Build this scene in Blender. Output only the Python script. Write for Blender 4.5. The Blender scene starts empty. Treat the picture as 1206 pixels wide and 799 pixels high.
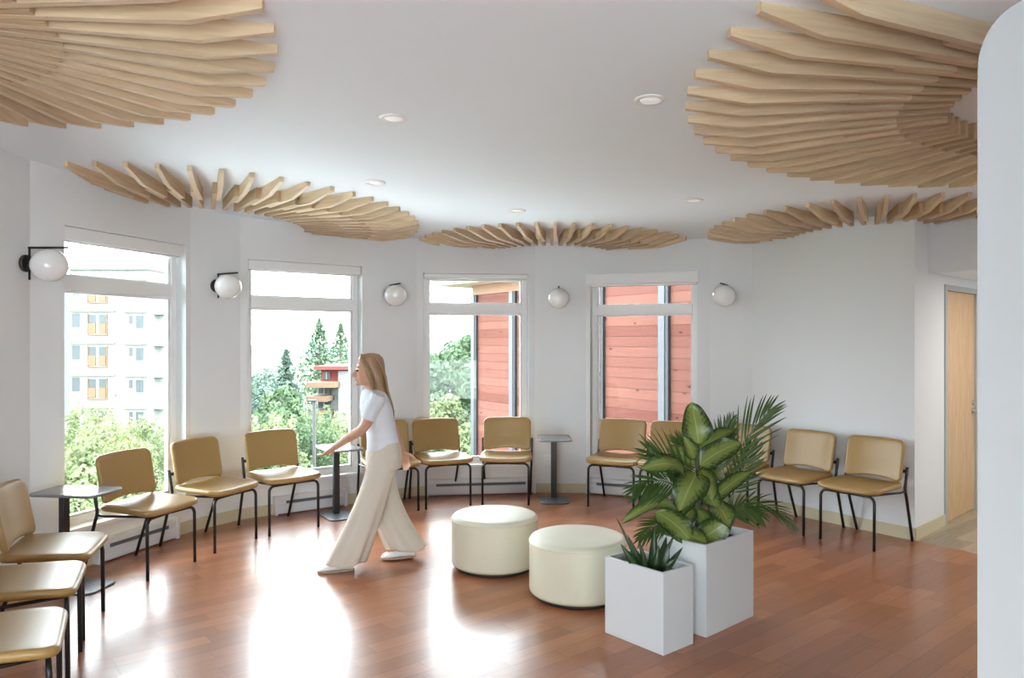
import bpy, bmesh, math, random
from math import pi, sin, cos, radians, sqrt, atan2
from mathutils import Vector, Matrix
random.seed(7)
S = bpy.context.scene
C = S.collection
F, H0, CX, HC = 887.0, 402.0, 603.0, 1.62

# ------------------------------------------------------------------ helpers
def gp(px, py):                       # where a sight line meets the floor
    Y = F*HC/(py-H0); return Vector(((px-CX)/F*Y, Y, 0))
def wp(px, py, Y):
    return Vector(((px-CX)/F*Y, Y, HC-(py-H0)/F*Y))
def ceil_z(x, y): return 2.9217-0.016*x-0.0302*y

class MB:
    def __init__(s): s.v=[]; s.f=[]; s.uv=[]; s.sm=[]
    def add(s, vs, fs, uvs=None, smooth=False):
        b=len(s.v); s.v+= [tuple(v) for v in vs]
        for i,f in enumerate(fs):
            s.f.append([b+k for k in f]); s.sm.append(smooth)
            s.uv.append([uvs[k] for k in f] if uvs else [(0,0)]*len(f))
    def box(s, lo, hi, M=None):
        x0,y0,z0=lo; x1,y1,z1=hi
        vs=[(x0,y0,z0),(x1,y0,z0),(x1,y1,z0),(x0,y1,z0),(x0,y0,z1),(x1,y0,z1),(x1,y1,z1),(x0,y1,z1)]
        if M is not None: vs=[M@Vector(v) for v in vs]
        s.add(vs,[(0,3,2,1),(4,5,6,7),(0,1,5,4),(1,2,6,5),(2,3,7,6),(3,0,4,7)])
    def prism(s, pts, z0, z1):        # polygon, z may be functions
        n=len(pts); a=[]
        g=lambda z,p: z(p[0],p[1]) if callable(z) else z
        a=[(p[0],p[1],g(z0,p)) for p in pts]+[(p[0],p[1],g(z1,p)) for p in pts]
        fs=[tuple(range(n-1,-1,-1)),tuple(range(n,2*n))]+[(i,(i+1)%n,n+(i+1)%n,n+i) for i in range(n)]
        s.add(a,fs)
    def rings(s, rings, cap=True, smooth=True, closed=False):
        n=len(rings[0]); vs=[p for r in rings for p in r]; fs=[]
        m=len(rings)
        for i in range(m-1 if not closed else m):
            for k in range(n):
                a=i*n+k; b=i*n+(k+1)%n; j=((i+1)%m)*n
                fs.append((a,b,j+(k+1)%n,j+k))
        if cap and not closed:
            fs.append(tuple(range(n-1,-1,-1))); fs.append(tuple((m-1)*n+k for k in range(n)))
        s.add(vs,fs,smooth=smooth)
    def tube(s, path, r, n=10, radii=None, up=None, flat=1.0):
        path=[Vector(p) for p in path]; rs=[]
        prev=None
        for i,p in enumerate(path):
            t=(path[min(i+1,len(path)-1)]-path[max(i-1,0)]).normalized()
            if prev is None:
                u=Vector(up) if up else (Vector((0,0,1)) if abs(t.z)<.9 else Vector((1,0,0)))
            else: u=prev
            u=(u-t*u.dot(t)).normalized(); w=t.cross(u); prev=u
            rr=radii[i] if radii else r
            rs.append([p+u*(rr*cos(2*pi*k/n))+w*(rr*flat*sin(2*pi*k/n)) for k in range(n)])
        s.rings(rs)
    def lathe(s, prof, M=None, n=48):
        rs=[]
        for (r,z) in prof:
            ring=[Vector((r*cos(2*pi*k/n),r*sin(2*pi*k/n),z)) for k in range(n)]
            if M is not None: ring=[M@q for q in ring]
            rs.append(ring)
        s.rings(rs)
    def ell(s, c, r, n=20, m=12, M=None):
        rs=[]
        for j in range(1,m):
            a=pi*j/m
            ring=[Vector((r[0]*sin(a)*cos(2*pi*k/n),r[1]*sin(a)*sin(2*pi*k/n),-r[2]*cos(a))) for k in range(n)]
            if M is not None: ring=[M@q for q in ring]
            rs.append([Vector(c)+q for q in ring])
        s.rings(rs)
    def pad(s, hw, hd, t, r, edge, deform=None, inner=5, nc=6):
        """rounded cushion lying in xy, z 0..t"""
        def outline(ins):
            rr=max(r-ins,.002); a=hw-ins; b=hd-ins; pts=[]
            for (sx,sy,a0) in ((1,1,0),(-1,1,pi/2),(-1,-1,pi),(1,-1,1.5*pi)):
                for k in range(nc+1):
                    q=a0+pi/2*k/nc
                    pts.append((sx*(a-rr)+rr*cos(q), sy*(b-rr)+rr*sin(q)))
                # straight side subdivisions
            full=[]
            for i,p in enumerate(pts):
                full.append(p)
                if i%(nc+1)==nc:
                    nx=pts[(i+1)%len(pts)]
                    for k in range(1,6): full.append((p[0]+(nx[0]-p[0])*k/6,p[1]+(nx[1]-p[1])*k/6))
            return full
        prof=[]
        m=min(hw,hd)
        for k in range(inner): prof.append((edge+(m-edge-.004)*(1-k/inner),0.0))
        for k in range(9):
            q=-pi/2+pi*k/8
            prof.append((edge*(1-cos(q)), t/2+t/2*sin(q)))
        for k in range(1,inner+1): prof.append((edge+(m-edge-.004)*k/inner,t))
        rs=[]
        for ins,z in prof:
            ring=[Vector((x,y,z)) for x,y in outline(ins)]
            if deform: ring=[deform(q) for q in ring]
            rs.append(ring)
        s.rings(rs)
    def build(s, name, mat, parent=None, bevel=0, merge=False, mods=None):
        me=bpy.data.meshes.new(name); me.from_pydata(s.v,[],s.f)
        uvl=me.uv_layers.new(name='UVMap')
        i=0
        flat=[c for f in s.uv for uv in f for c in uv]
        uvl.data.foreach_set('uv',flat)
        me.polygons.foreach_set('use_smooth',s.sm)
        me.materials.append(mat); me.update()
        o=bpy.data.objects.new(name,me); C.objects.link(o)
        if parent: o.parent=parent
        if bevel:
            b=o.modifiers.new('b','BEVEL'); b.width=bevel; b.segments=2; b.limit_method='ANGLE'; b.angle_limit=radians(40)
        return o
def fixn(o):
    bm=bmesh.new(); bm.from_mesh(o.data); bmesh.ops.recalc_face_normals(bm,faces=bm.faces); bm.to_mesh(o.data); bm.free(); return o
def tag(o,label=None,cat=None,group=None,kind=None):
    if label: o['label']=label
    if cat: o['category']=cat
    if group: o['group']=group
    if kind: o['kind']=kind
    return o
def thing(name,label,cat,loc=(0,0,0),rz=0,group=None,kind=None):
    o=bpy.data.objects.new(name,None); C.objects.link(o); o.location=loc; o.rotation_euler=(0,0,rz)
    o.empty_display_size=.1
    return tag(o,label,cat,group,kind)
def dup(root,loc,rz,label,group=None):
    r=root.copy(); C.objects.link(r); r.location=loc; r.rotation_euler=(0,0,rz); r['label']=label
    if group: r['group']=group
    for ch in list(root.children):
        c=ch.copy(); C.objects.link(c); c.parent=r
        for g in list(ch.children):
            d=g.copy(); C.objects.link(d); d.parent=c
    return r

# ------------------------------------------------------------------ materials
def lin(c):
    return tuple(((v/255)/12.92 if v/255<=.04045 else ((v/255+.055)/1.055)**2.4) for v in c)+(1,)
def mat(name,rgb,rough=.5,metal=0,spec=.5,noise=0,nscale=20,bump=0,coat=0,srgb=False,trans=0,sss=0):
    m=bpy.data.materials.new(name); m.use_nodes=True; nt=m.node_tree; b=nt.nodes['Principled BSDF']
    col=lin(rgb) if srgb else tuple(rgb)+(1,)
    b.inputs['Base Color'].default_value=col; b.inputs['Roughness'].default_value=rough
    b.inputs['Metallic'].default_value=metal; b.inputs['Specular IOR Level'].default_value=spec
    b.inputs['Coat Weight'].default_value=coat; b.inputs['Coat Roughness'].default_value=.03 if 'opal' in name else .33
    tc=nt.nodes.new('ShaderNodeTexCoord'); n=nt.nodes.new('ShaderNodeTexNoise')
    n.inputs['Scale'].default_value=nscale; n.inputs['Detail'].default_value=4
    nt.links.new(tc.outputs['Object'],n.inputs['Vector'])
    if noise:
        mx=nt.nodes.new('ShaderNodeMix'); mx.data_type='RGBA'; mx.inputs[0].default_value=1
        lo=tuple(c*(1-noise) for c in col[:3])+(1,); hi=tuple(min(1,c*(1+noise)) for c in col[:3])+(1,)
        mx.inputs[6].default_value=lo; mx.inputs[7].default_value=hi
        nt.links.new(n.outputs['Fac'],mx.inputs[0]); nt.links.new(mx.outputs[2],b.inputs['Base Color'])
    if bump:
        bp=nt.nodes.new('ShaderNodeBump'); bp.inputs['Strength'].default_value=bump; bp.inputs['Distance'].default_value=.002
        nt.links.new(n.outputs['Fac'],bp.inputs['Height']); nt.links.new(bp.outputs[0],b.inputs['Normal'])
    return m
M={}
M['wall']=mat('wall_paint',(.75,.77,.79),.75,noise=.01,nscale=3)
M['ceil']=mat('ceiling_paint',(.83,.905,.97),.8,noise=.01,nscale=3)
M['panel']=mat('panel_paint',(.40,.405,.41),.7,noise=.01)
M['white']=mat('white_frame',(.82,.83,.84),.35)
M['heater']=mat('heater_enamel',(.72,.74,.78),.35)
M['base']=mat('cream_baseboard',(.60,.54,.37),.5,noise=.03)
M['black']=mat('black_metal',(.012,.012,.013),.4)
M['slot']=mat('dark_grille',(.12,.13,.14),.5)
M['tan']=mat('tan_vinyl',(.37,.225,.070),.40,noise=.05,nscale=60,bump=.08,coat=.18)
M['cream']=mat('cream_vinyl',(.66,.63,.49),.45,noise=.03,nscale=40,bump=.05)
M['underside']=mat('pouf_base',(.02,.018,.015),.6)
M['planter']=mat('planter_matt_white',(.62,.64,.65),.6,noise=.015,nscale=6)
M['soil']=mat('potting_soil',(.03,.022,.015),.95,noise=.4,nscale=60,bump=1)
M['table']=mat('table_top_grey',(.22,.22,.235),.22,noise=.03)
M['tbase']=mat('table_steel_grey',(.10,.105,.115),.35)
M['tcol']=mat('table_column',(.025,.025,.028),.4)
M['globe']=mat('opal_glass',(.86,.86,.86),.12,coat=.5)
M['grey']=mat('steel_door_frame',(.42,.43,.44),.45)
M['chrome']=mat('chrome',(.6,.6,.6),.2,metal=1)
M['skin']=mat('skin',(.52,.29,.20),.5,noise=.05)
M['hair']=mat('blond_brown_hair',(.28,.16,.08),.45,noise=.3,nscale=30)
M['top']=mat('pale_grey_knit_top',(.62,.64,.68),.8,noise=.03,nscale=80,bump=.3)
M['trousers']=mat('beige_linen_trousers',(.56,.50,.42),.8,noise=.04,nscale=40,bump=.3)
M['shoe']=mat('white_shoe',(.78,.77,.75),.5)
M['sole']=mat('tan_sole',(.35,.25,.17),.6)
M['eye']=mat('dark_eye',(.02,.015,.01),.3)
M['lip']=mat('lip',(.40,.15,.12),.5)
M['bark']=mat('bark',(.14,.10,.07),.9,noise=.3,nscale=20)
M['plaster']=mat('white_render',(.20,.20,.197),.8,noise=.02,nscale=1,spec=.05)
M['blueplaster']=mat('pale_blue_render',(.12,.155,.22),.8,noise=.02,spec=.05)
M['darkglass']=mat('far_window_glass',(.022,.03,.032),.4)
M['orange']=mat('orange_balustrade',(.135,.085,.055),.7,noise=.1,spec=.05)
M['redwall']=mat('red_cladding',(.14,.035,.03),.7,noise=.1,spec=.05)
M['ledge']=mat('pale_ledge',(.15,.135,.12),.8,spec=.05)
M['hill']=mat('hazed_forest_hill',(.12,.16,.18),.95,noise=.25,nscale=.02)  # distance haze is put into the pale bluish base colour
M['ground']=mat('outdoor_ground',(.08,.12,.05),.95,noise=.3,nscale=.3)
M['postlight']=mat('grey_metal_trim',(.034,.036,.043),.5)
M['postdark']=mat('black_trim',(.008,.007,.008),.6)
M['roofgrey']=mat('house_roof_grey',(.25,.27,.30),.8,noise=.1)
M['lens']=None

def emis(name,rgb,st):
    m=bpy.data.materials.new(name); m.use_nodes=True; nt=m.node_tree; b=nt.nodes['Principled BSDF']
    b.inputs['Base Color'].default_value=tuple(rgb)+(1,); b.inputs['Emission Color'].default_value=tuple(rgb)+(1,); b.inputs['Emission Strength'].default_value=st
    return m
M['lens']=emis('downlight_lens',(.9,.9,.88),.12)

def glass():
    m=bpy.data.materials.new('window_glass'); m.use_nodes=True; nt=m.node_tree; nt.nodes.clear()
    o=nt.nodes.new('ShaderNodeOutputMaterial'); mx=nt.nodes.new('ShaderNodeMixShader'); t=nt.nodes.new('ShaderNodeBsdfTransparent')
    g=nt.nodes.new('ShaderNodeBsdfGlossy'); g.inputs['Roughness'].default_value=.01; f=nt.nodes.new('ShaderNodeFresnel'); f.inputs[0].default_value=1.25
    t.inputs[0].default_value=(.97,.985,.98,1)
    nt.links.new(f.outputs[0],mx.inputs[0]); nt.links.new(t.outputs[0],mx.inputs[1]); nt.links.new(g.outputs[0],mx.inputs[2]); nt.links.new(mx.outputs[0],o.inputs[0])
    return m
M['glass']=glass()

def planks(name,c1,c2,c3,ang,width,length,rough,grain=.35,gap=(.04,.02,.012),coat=0,bumpd=.001,gapw=.008):
    """rows of boards with own tone each, random joints, wood grain along each board"""
    m=bpy.data.materials.new(name); m.use_nodes=True; nt=m.node_tree; N=nt.nodes; L=nt.links; b=N['Principled BSDF']
    tc=N.new('ShaderNodeTexCoord'); mp=N.new('ShaderNodeMapping'); mp.inputs['Rotation'].default_value=(0,0,-ang); mp.vector_type='POINT'
    L.new(tc.outputs['Object'],mp.inputs[0]); sp=N.new('ShaderNodeSeparateXYZ'); L.new(mp.outputs[0],sp.inputs[0])
    def ma(op,a,bb=None,c=None):
        n=N.new('ShaderNodeMath'); n.operation=op
        for i,v in enumerate((a,bb,c)):
            if v is None: continue
            if isinstance(v,(int,float)): n.inputs[i].default_value=v
            else: L.new(v,n.inputs[i])
        return n.outputs[0]
    row=ma('DIVIDE',sp.outputs['Y'],width); rid=ma('FLOOR',row); rf=ma('FRACT',row)
    wn=N.new('ShaderNodeTexWhiteNoise'); wn.noise_dimensions='1D'; L.new(rid,wn.inputs['W'])
    off=ma('MULTIPLY',wn.outputs['Value'],37.3)
    lx=ma('ADD',ma('DIVIDE',sp.outputs['X'],length),off)
    # uneven lengths: warp
    wv=ma('MULTIPLY',ma('SINE',ma('MULTIPLY',lx,2.1)),.22); lx2=ma('ADD',lx,wv)
    cid=ma('FLOOR',lx2); cf=ma('FRACT',lx2)
    cmb=N.new('ShaderNodeCombineXYZ'); L.new(rid,cmb.inputs[0]); L.new(cid,cmb.inputs[1])
    w2=N.new('ShaderNodeTexWhiteNoise'); w2.noise_dimensions='2D'; L.new(cmb.outputs[0],w2.inputs['Vector'])
    cr=N.new('ShaderNodeValToRGB'); e=cr.color_ramp.elements; e[0].color=tuple(c1)+(1,); e[1].color=tuple(c3)+(1,); k=e.new(.5); k.color=tuple(c2)+(1,)
    L.new(w2.outputs['Value'],cr.inputs[0])
    # grain
    gv=N.new('ShaderNodeCombineXYZ'); L.new(ma('MULTIPLY',sp.outputs['X'],1.6),gv.inputs[0]); L.new(ma('MULTIPLY',sp.outputs['Y'],22),gv.inputs[1]); L.new(ma('MULTIPLY',w2.outputs['Value'],40),gv.inputs[2])
    gn=N.new('ShaderNodeTexNoise'); gn.inputs['Scale'].default_value=3; gn.inputs['Detail'].default_value=6; gn.inputs['Distortion'].default_value=.6; L.new(gv.outputs[0],gn.inputs['Vector'])
    gf=ma('MULTIPLY_ADD',gn.outputs['Fac'],grain*2,1-grain)
    vm=N.new('ShaderNodeVectorMath'); vm.operation='SCALE'; L.new(cr.outputs[0],vm.inputs[0]); L.new(gf,vm.inputs['Scale'])
    ey=ma('MINIMUM',rf,ma('SUBTRACT',1,rf)); ex=ma('MINIMUM',cf,ma('SUBTRACT',1,cf))
    g1=ma('LESS_THAN',ey,gapw); g2=ma('LESS_THAN',ex,gapw*width/length); g=ma('MAXIMUM',g1,g2)
    mx=N.new('ShaderNodeMix'); mx.data_type='RGBA'; L.new(g,mx.inputs[0]); L.new(vm.outputs[0],mx.inputs[6]); mx.inputs[7].default_value=tuple(gap)+(1,)
    L.new(mx.outputs[2],b.inputs['Base Color']); b.inputs['Roughness'].default_value=rough
    b.inputs['Coat Weight'].default_value=coat; b.inputs['Coat Roughness'].default_value=.12
    bp=N.new('ShaderNodeBump'); bp.inputs['Strength'].default_value=.4; bp.inputs['Distance'].default_value=bumpd
    L.new(ma('SUBTRACT',ma('MULTIPLY',gn.outputs['Fac'],.25),g),bp.inputs['Height']); L.new(bp.outputs[0],b.inputs['Normal'])
    return m
M['floor']=planks('cherry_floor',(.285,.098,.039),(.345,.125,.052),(.405,.158,.070),radians(40),.115,.58,.29,grain=.25,coat=.12)
M['vinyl']=planks('hall_vinyl',(.30,.24,.17),(.42,.36,.25),(.48,.30,.20),radians(40),.15,1.1,.4,grain=.4,gap=(.2,.15,.1))

def wood(name,ca,cb,along='X'):
    m=bpy.data.materials.new(name); m.use_nodes=True; nt=m.node_tree; N=nt.nodes; L=nt.links; b=N['Principled BSDF']
    uv=N.new('ShaderNodeTexCoord'); mp=N.new('ShaderNodeMapping'); mp.inputs['Scale'].default_value=(2.2,26,1)
    oi=N.new('ShaderNodeObjectInfo'); ad=N.new('ShaderNodeVectorMath'); ad.operation='ADD'
    cb_=N.new('ShaderNodeCombineXYZ'); mu=N.new('ShaderNodeMath'); mu.operation='MULTIPLY'; mu.inputs[1].default_value=50; L.new(oi.outputs['Random'],mu.inputs[0])
    L.new(mu.outputs[0],cb_.inputs[0]); L.new(mu.outputs[0],cb_.inputs[2])
    L.new(uv.outputs['UV'],mp.inputs[0]); L.new(mp.outputs[0],ad.inputs[0]); L.new(cb_.outputs[0],ad.inputs[1])
    n=N.new('ShaderNodeTexNoise'); n.inputs['Scale'].default_value=1.5; n.inputs['Detail'].default_value=6; n.inputs['Distortion'].default_value=.5; L.new(ad.outputs[0],n.inputs['Vector'])
    cr=N.new('ShaderNodeValToRGB'); e=cr.color_ramp.elements; e[0].position=.3; e[1].position=.7; e[0].color=tuple(ca)+(1,); e[1].color=tuple(cb)+(1,)
    L.new(n.outputs['Fac'],cr.inputs[0])
    hs=N.new('ShaderNodeHueSaturation'); mr=N.new('ShaderNodeMapRange'); mr.inputs[3].default_value=.86; mr.inputs[4].default_value=1.1
    L.new(oi.outputs['Random'],mr.inputs[0]); L.new(mr.outputs[0],hs.inputs['Value']); L.new(cr.outputs[0],hs.inputs['Color']); L.new(hs.outputs[0],b.inputs['Base Color'])
    b.inputs['Roughness'].default_value=.5
    return m
M['maple']=wood('pale_maple',(.57,.425,.27),(.73,.57,.385))
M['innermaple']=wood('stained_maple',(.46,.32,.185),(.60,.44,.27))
def doorwood():
    m=mat('birch_door',(.60,.40,.21),.45)
    nt=m.node_tree; N=nt.nodes; L=nt.links; b=N['Principled BSDF']; tc=N.new('ShaderNodeTexCoord'); mp=N.new('ShaderNodeMapping'); mp.inputs['Scale'].default_value=(9,9,1.3)
    n=N.new('ShaderNodeTexNoise'); n.inputs['Scale'].default_value=2; n.inputs['Detail'].default_value=5; n.inputs['Distortion'].default_value=1.5
    cr=N.new('ShaderNodeValToRGB'); e=cr.color_ramp.elements; e[0].position=.3;e[1].position=.7; e[0].color=(.54,.34,.17,1); e[1].color=(.66,.46,.26,1)
    L.new(tc.outputs['Object'],mp.inputs[0]); L.new(mp.outputs[0],n.inputs['Vector']); L.new(n.outputs['Fac'],cr.inputs[0]); L.new(cr.outputs[0],b.inputs['Base Color'])
    return m
M['door']=doorwood()
def cedar():
    """horizontal boards with knots; object x along the wall, z up"""
    m=bpy.data.materials.new('cedar_siding'); m.use_nodes=True; nt=m.node_tree; N=nt.nodes; L=nt.links; b=N['Principled BSDF']
    tc=N.new('ShaderNodeTexCoord'); sp=N.new('ShaderNodeSeparateXYZ'); L.new(tc.outputs['Object'],sp.inputs[0])
    def ma(op,a,bb=None,c=None):
        n=N.new('ShaderNodeMath'); n.operation=op
        for i,v in enumerate((a,bb,c)):
            if v is None: continue
            if isinstance(v,(int,float)): n.inputs[i].default_value=v
            else: L.new(v,n.inputs[i])
        return n.outputs[0]
    row=ma('DIVIDE',sp.outputs['Z'],.14); rid=ma('FLOOR',row); rf=ma('FRACT',row)
    wn=N.new('ShaderNodeTexWhiteNoise'); wn.noise_dimensions='1D'; L.new(rid,wn.inputs['W'])
    cr=N.new('ShaderNodeValToRGB'); e=cr.color_ramp.elements; e[0].color=(.080,.030,.0225,1); e[1].color=(.112,.049,.037,1); L.new(wn.outputs['Value'],cr.inputs[0])
    gv=N.new('ShaderNodeCombineXYZ'); L.new(ma('MULTIPLY_ADD',sp.outputs['X'],.8,ma('MULTIPLY',wn.outputs['Value'],30)),gv.inputs[0]); L.new(ma('MULTIPLY',sp.outputs['Z'],30),gv.inputs[1])
    gn=N.new('ShaderNodeTexNoise'); gn.inputs['Scale'].default_value=2; gn.inputs['Detail'].default_value=5; L.new(gv.outputs[0],gn.inputs['Vector'])
    gf=ma('MULTIPLY_ADD',gn.outputs['Fac'],.6,.7)
    vm=N.new('ShaderNodeVectorMath'); vm.operation='SCALE'; L.new(cr.outputs[0],vm.inputs[0]); L.new(gf,vm.inputs['Scale'])
    kv=N.new('ShaderNodeCombineXYZ'); L.new(ma('MULTIPLY_ADD',sp.outputs['X'],3.2,ma('MULTIPLY',wn.outputs['Value'],19)),kv.inputs[0]); L.new(ma('MULTIPLY',sp.outputs['Z'],7.14),kv.inputs[1])
    vo=N.new('ShaderNodeTexVoronoi'); vo.inputs['Scale'].default_value=1; L.new(kv.outputs[0],vo.inputs['Vector'])
    kn=ma('LESS_THAN',vo.outputs['Distance'],.10)
    gap=ma('LESS_THAN',rf,.06); dk=ma('MAXIMUM',ma('MULTIPLY',kn,.9),ma('MULTIPLY',gap,.6))
    mx=N.new('ShaderNodeMix'); mx.data_type='RGBA'; L.new(dk,mx.inputs[0]); L.new(vm.outputs[0],mx.inputs[6]); mx.inputs[7].default_value=(.02,.007,.005,1)
    L.new(mx.outputs[2],b.inputs['Base Color']); b.inputs['Roughness'].default_value=.8; b.inputs['Specular IOR Level'].default_value=.05
    return m
M['cedar']=cedar()
M['fascia']=mat('stained_fascia',(.13,.060,.026),.6,noise=.15,nscale=4)
M['soffit']=mat('soffit_boards',(.22,.16,.11),.7,noise=.1,nscale=4)

def leafmat(name,ca,cb,rough=.4,tr=.35):
    m=bpy.data.materials.new(name); m.use_nodes=True; nt=m.node_tree; N=nt.nodes; L=nt.links; N.clear()
    o=N.new('ShaderNodeOutputMaterial'); b=N.new('ShaderNodeBsdfPrincipled'); t=N.new('ShaderNodeBsdfTranslucent'); mx=N.new('ShaderNodeMixShader'); mx.inputs[0].default_value=tr
    tc=N.new('ShaderNodeTexCoord'); n=N.new('ShaderNodeTexNoise'); n.inputs['Scale'].default_value=.9; n.inputs['Detail'].default_value=6; L.new(tc.outputs['Object'],n.inputs['Vector'])
    cr=N.new('ShaderNodeValToRGB'); e=cr.color_ramp.elements; e[0].position=.3;e[1].position=.7; e[0].color=tuple(ca)+(1,); e[1].color=tuple(cb)+(1,)
    L.new(n.outputs['Fac'],cr.inputs[0]); L.new(cr.outputs[0],b.inputs['Base Color']); L.new(cr.outputs[0],t.inputs[0]); b.inputs['Roughness'].default_value=rough
    L.new(b.outputs[0],mx.inputs[1]); L.new(t.outputs[0],mx.inputs[2]); L.new(mx.outputs[0],o.inputs[0])
    return m
M['leaf_light']=leafmat('bright_green_foliage',(.09,.125,.045),(.18,.20,.10),.7)
M['leaf_mid']=leafmat('mid_green_foliage',(.042,.078,.032),(.085,.125,.06),.7)
M['leaf_fir']=leafmat('fir_foliage',(.042,.078,.042),(.085,.125,.07),.8,.2)
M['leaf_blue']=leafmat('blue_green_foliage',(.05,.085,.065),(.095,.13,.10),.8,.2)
M['palm']=leafmat('palm_leaf',(.026,.066,.014),(.08,.145,.032),.35,.2)
def variegated(name,edge,mid,vein):
    m=bpy.data.materials.new(name); m.use_nodes=True; nt=m.node_tree; N=nt.nodes; L=nt.links; N.clear()
    o=N.new('ShaderNodeOutputMaterial'); b=N.new('ShaderNodeBsdfPrincipled'); t=N.new('ShaderNodeBsdfTranslucent'); mx=N.new('ShaderNodeMixShader'); mx.inputs[0].default_value=.2
    tc=N.new('ShaderNodeTexCoord'); sp=N.new('ShaderNodeSeparateXYZ'); L.new(tc.outputs['UV'],sp.inputs[0])
    def ma(op,a,bb=None,c=None):
        n=N.new('ShaderNodeMath'); n.operation=op
        for i,v in enumerate((a,bb,c)):
            if v is None: continue
            if isinstance(v,(int,float)): n.inputs[i].default_value=v
            else: L.new(v,n.inputs[i])
        return n.outputs[0]
    u=ma('ABSOLUTE',ma('MULTIPLY_ADD',sp.outputs['X'],2,-1)) # 0 rib..1 edge
    n=N.new('ShaderNodeTexNoise'); n.inputs['Scale'].default_value=9; n.inputs['Detail'].default_value=4; L.new(tc.outputs['UV'],n.inputs['Vector'])
    # side veins run forward from the rib
    ph=ma('ADD',ma('MULTIPLY',sp.outputs['Y'],60),ma('MULTIPLY',u,-14)); vs=ma('MULTIPLY',ma('SINE',ph),.08)
    f=ma('ADD',ma('ADD',u,vs),ma('MULTIPLY_ADD',n.outputs['Fac'],.9,-.45))
    cr=N.new('ShaderNodeValToRGB'); e=cr.color_ramp.elements; e[0].position=.36;e[1].position=.86; e[0].color=tuple(mid)+(1,); e[1].color=tuple(edge)+(1,)
    L.new(f,cr.inputs[0])
    rib=ma('LESS_THAN',u,.045); m2=N.new('ShaderNodeMix'); m2.data_type='RGBA'; L.new(rib,m2.inputs[0]); L.new(cr.outputs[0],m2.inputs[6]); m2.inputs[7].default_value=tuple(vein)+(1,)
    L.new(m2.outputs[2],b.inputs['Base Color']); L.new(m2.outputs[2],t.inputs[0]); b.inputs['Roughness'].default_value=.33
    L.new(b.outputs[0],mx.inputs[1]); L.new(t.outputs[0],mx.inputs[2]); L.new(mx.outputs[0],o.inputs[0])
    return m
M['dieff']=variegated('dieffenbachia_leaf',(.020,.052,.014),(.20,.255,.055),(.32,.36,.15))
M['sword']=variegated('sword_leaf',(.012,.032,.008),(.03,.065,.02),(.08,.12,.05))
M['stemgreen']=mat('green_stem',(.06,.08,.03),.5,noise=.2)

# ------------------------------------------------------------------ room shell
P={}
W1a=Vector((-3.20,5.00)); A0=Vector((-2.735,6.406)); A1=Vector((-2.47,6.842)); B0=Vector((-1.466,7.595)); B1=Vector((-1.0,7.886))
C0=Vector((.245,8.06)); C1=Vector((.789,8.038)); D0=Vector((2.0,7.613)); D1=Vector((2.36,7.40)); R1=Vector((3.27,6.115))
HH1=Vector((5.0,7.77)); HH2=Vector((6.4,6.3)); HH3=Vector((5.6,4.2)); BR=Vector((5.2,-2.5)); BL=Vector((-2.9,-2.5)); L1=Vector((-3.0,1.5)); L2=Vector((-3.15,3.4)); L3=Vector((-3.2,4.74))
poly=[BL,L1,L2,L3,W1a,A0,A1,B0,B1,C0,C1,D0,D1,R1,HH1,HH2,HH3,BR]   # clockwise seen from above
names=['wall_left','wall_left','wall_left','wall_left','wall_bay','wall_bay','wall_bay','wall_bay','wall_bay','wall_bay','wall_bay','wall_bay','wall_right','wall_hall','wall_hall','wall_hall','wall_hall','wall_back']
n=len(poly); TH=.20
def outn(a,b):
    d=(b-a).normalized(); return Vector((-d.y,d.x))
outer=[]
for i in range(n):
    a=outn(poly[i-1],poly[i]); b=outn(poly[i],poly[(i+1)%n]); m_=(a+b).normalized(); outer.append(poly[i]+m_*(TH/max(.35,m_.dot(a))))
def onray(a,b,px):
    """parameter (metres from a) where the sight line of a pixel column meets the wall a-b"""
    r=(px-CX)/F; d=(b-a).normalized(); return (r*a.y-a.x)/(d.x-r*d.y)
openings={}   # index -> list of (t0,t1,z0,z1)
openings[4]=[(onray(W1a,A0,76),onray(W1a,A0,219),.29,2.43)]
openings[6]=[(onray(A1,B0,292),onray(A1,B0,426.5),.30,2.37)]
openings[8]=[(onray(B1,C0,498.6),onray(B1,C0,622.5),.31,2.335)]
openings[10]=[(onray(C1,D0,695),onray(C1,D0,821),.31,2.33)]
openings[13]=[(.775,.775+.88,0,2.085)]
openings[17]=[(.6,2.6,.1,1.2),(3.0,5.2,.1,1.2),(5.6,7.6,.15,2.3)]  # unseen openings, sized to add fill and upward light
wl={'wall_left':'white painted wall at the left end of the room','wall_bay':'white painted wall facet of the window bay','wall_right':'plain white wall behind the right chairs','wall_hall':'white wall of the hallway with the wooden door','wall_back':'white wall behind the viewpoint'}
for i in range(n):
    a,b=poly[i],poly[(i+1)%n]; oa,ob=outer[i],outer[(i+1)%n]; Ln=(b-a).length; mb=MB()
    def quad(t0,t1): 
        f=lambda p,q,t: p+(q-p)*(t/Ln)
        nn=outn(a,b)*TH; d=(b-a).normalized()
        o0=oa if t0<=0 else a+d*t0+nn; o1=ob if t1>=Ln else a+d*t1+nn
        return [a+d*max(t0,0),o0,o1,a+d*min(t1,Ln)]
    top=lambda x,y: ceil_z(x,y)+.06
    t=0
    for (t0,t1,z0,z1) in openings.get(i,[]):
        mb.prism(quad(t,t0),-.1,top)
        if z0>0: mb.prism(quad(t0,t1),-.1,z0)
        mb.prism(quad(t0,t1),z1,top); t=t1
    mb.prism(quad(t,Ln),-.1,top)
    o=fixn(mb.build(names[i],M['wall'])); tag(o,wl[names[i]],'wall',None,'structure')

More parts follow.
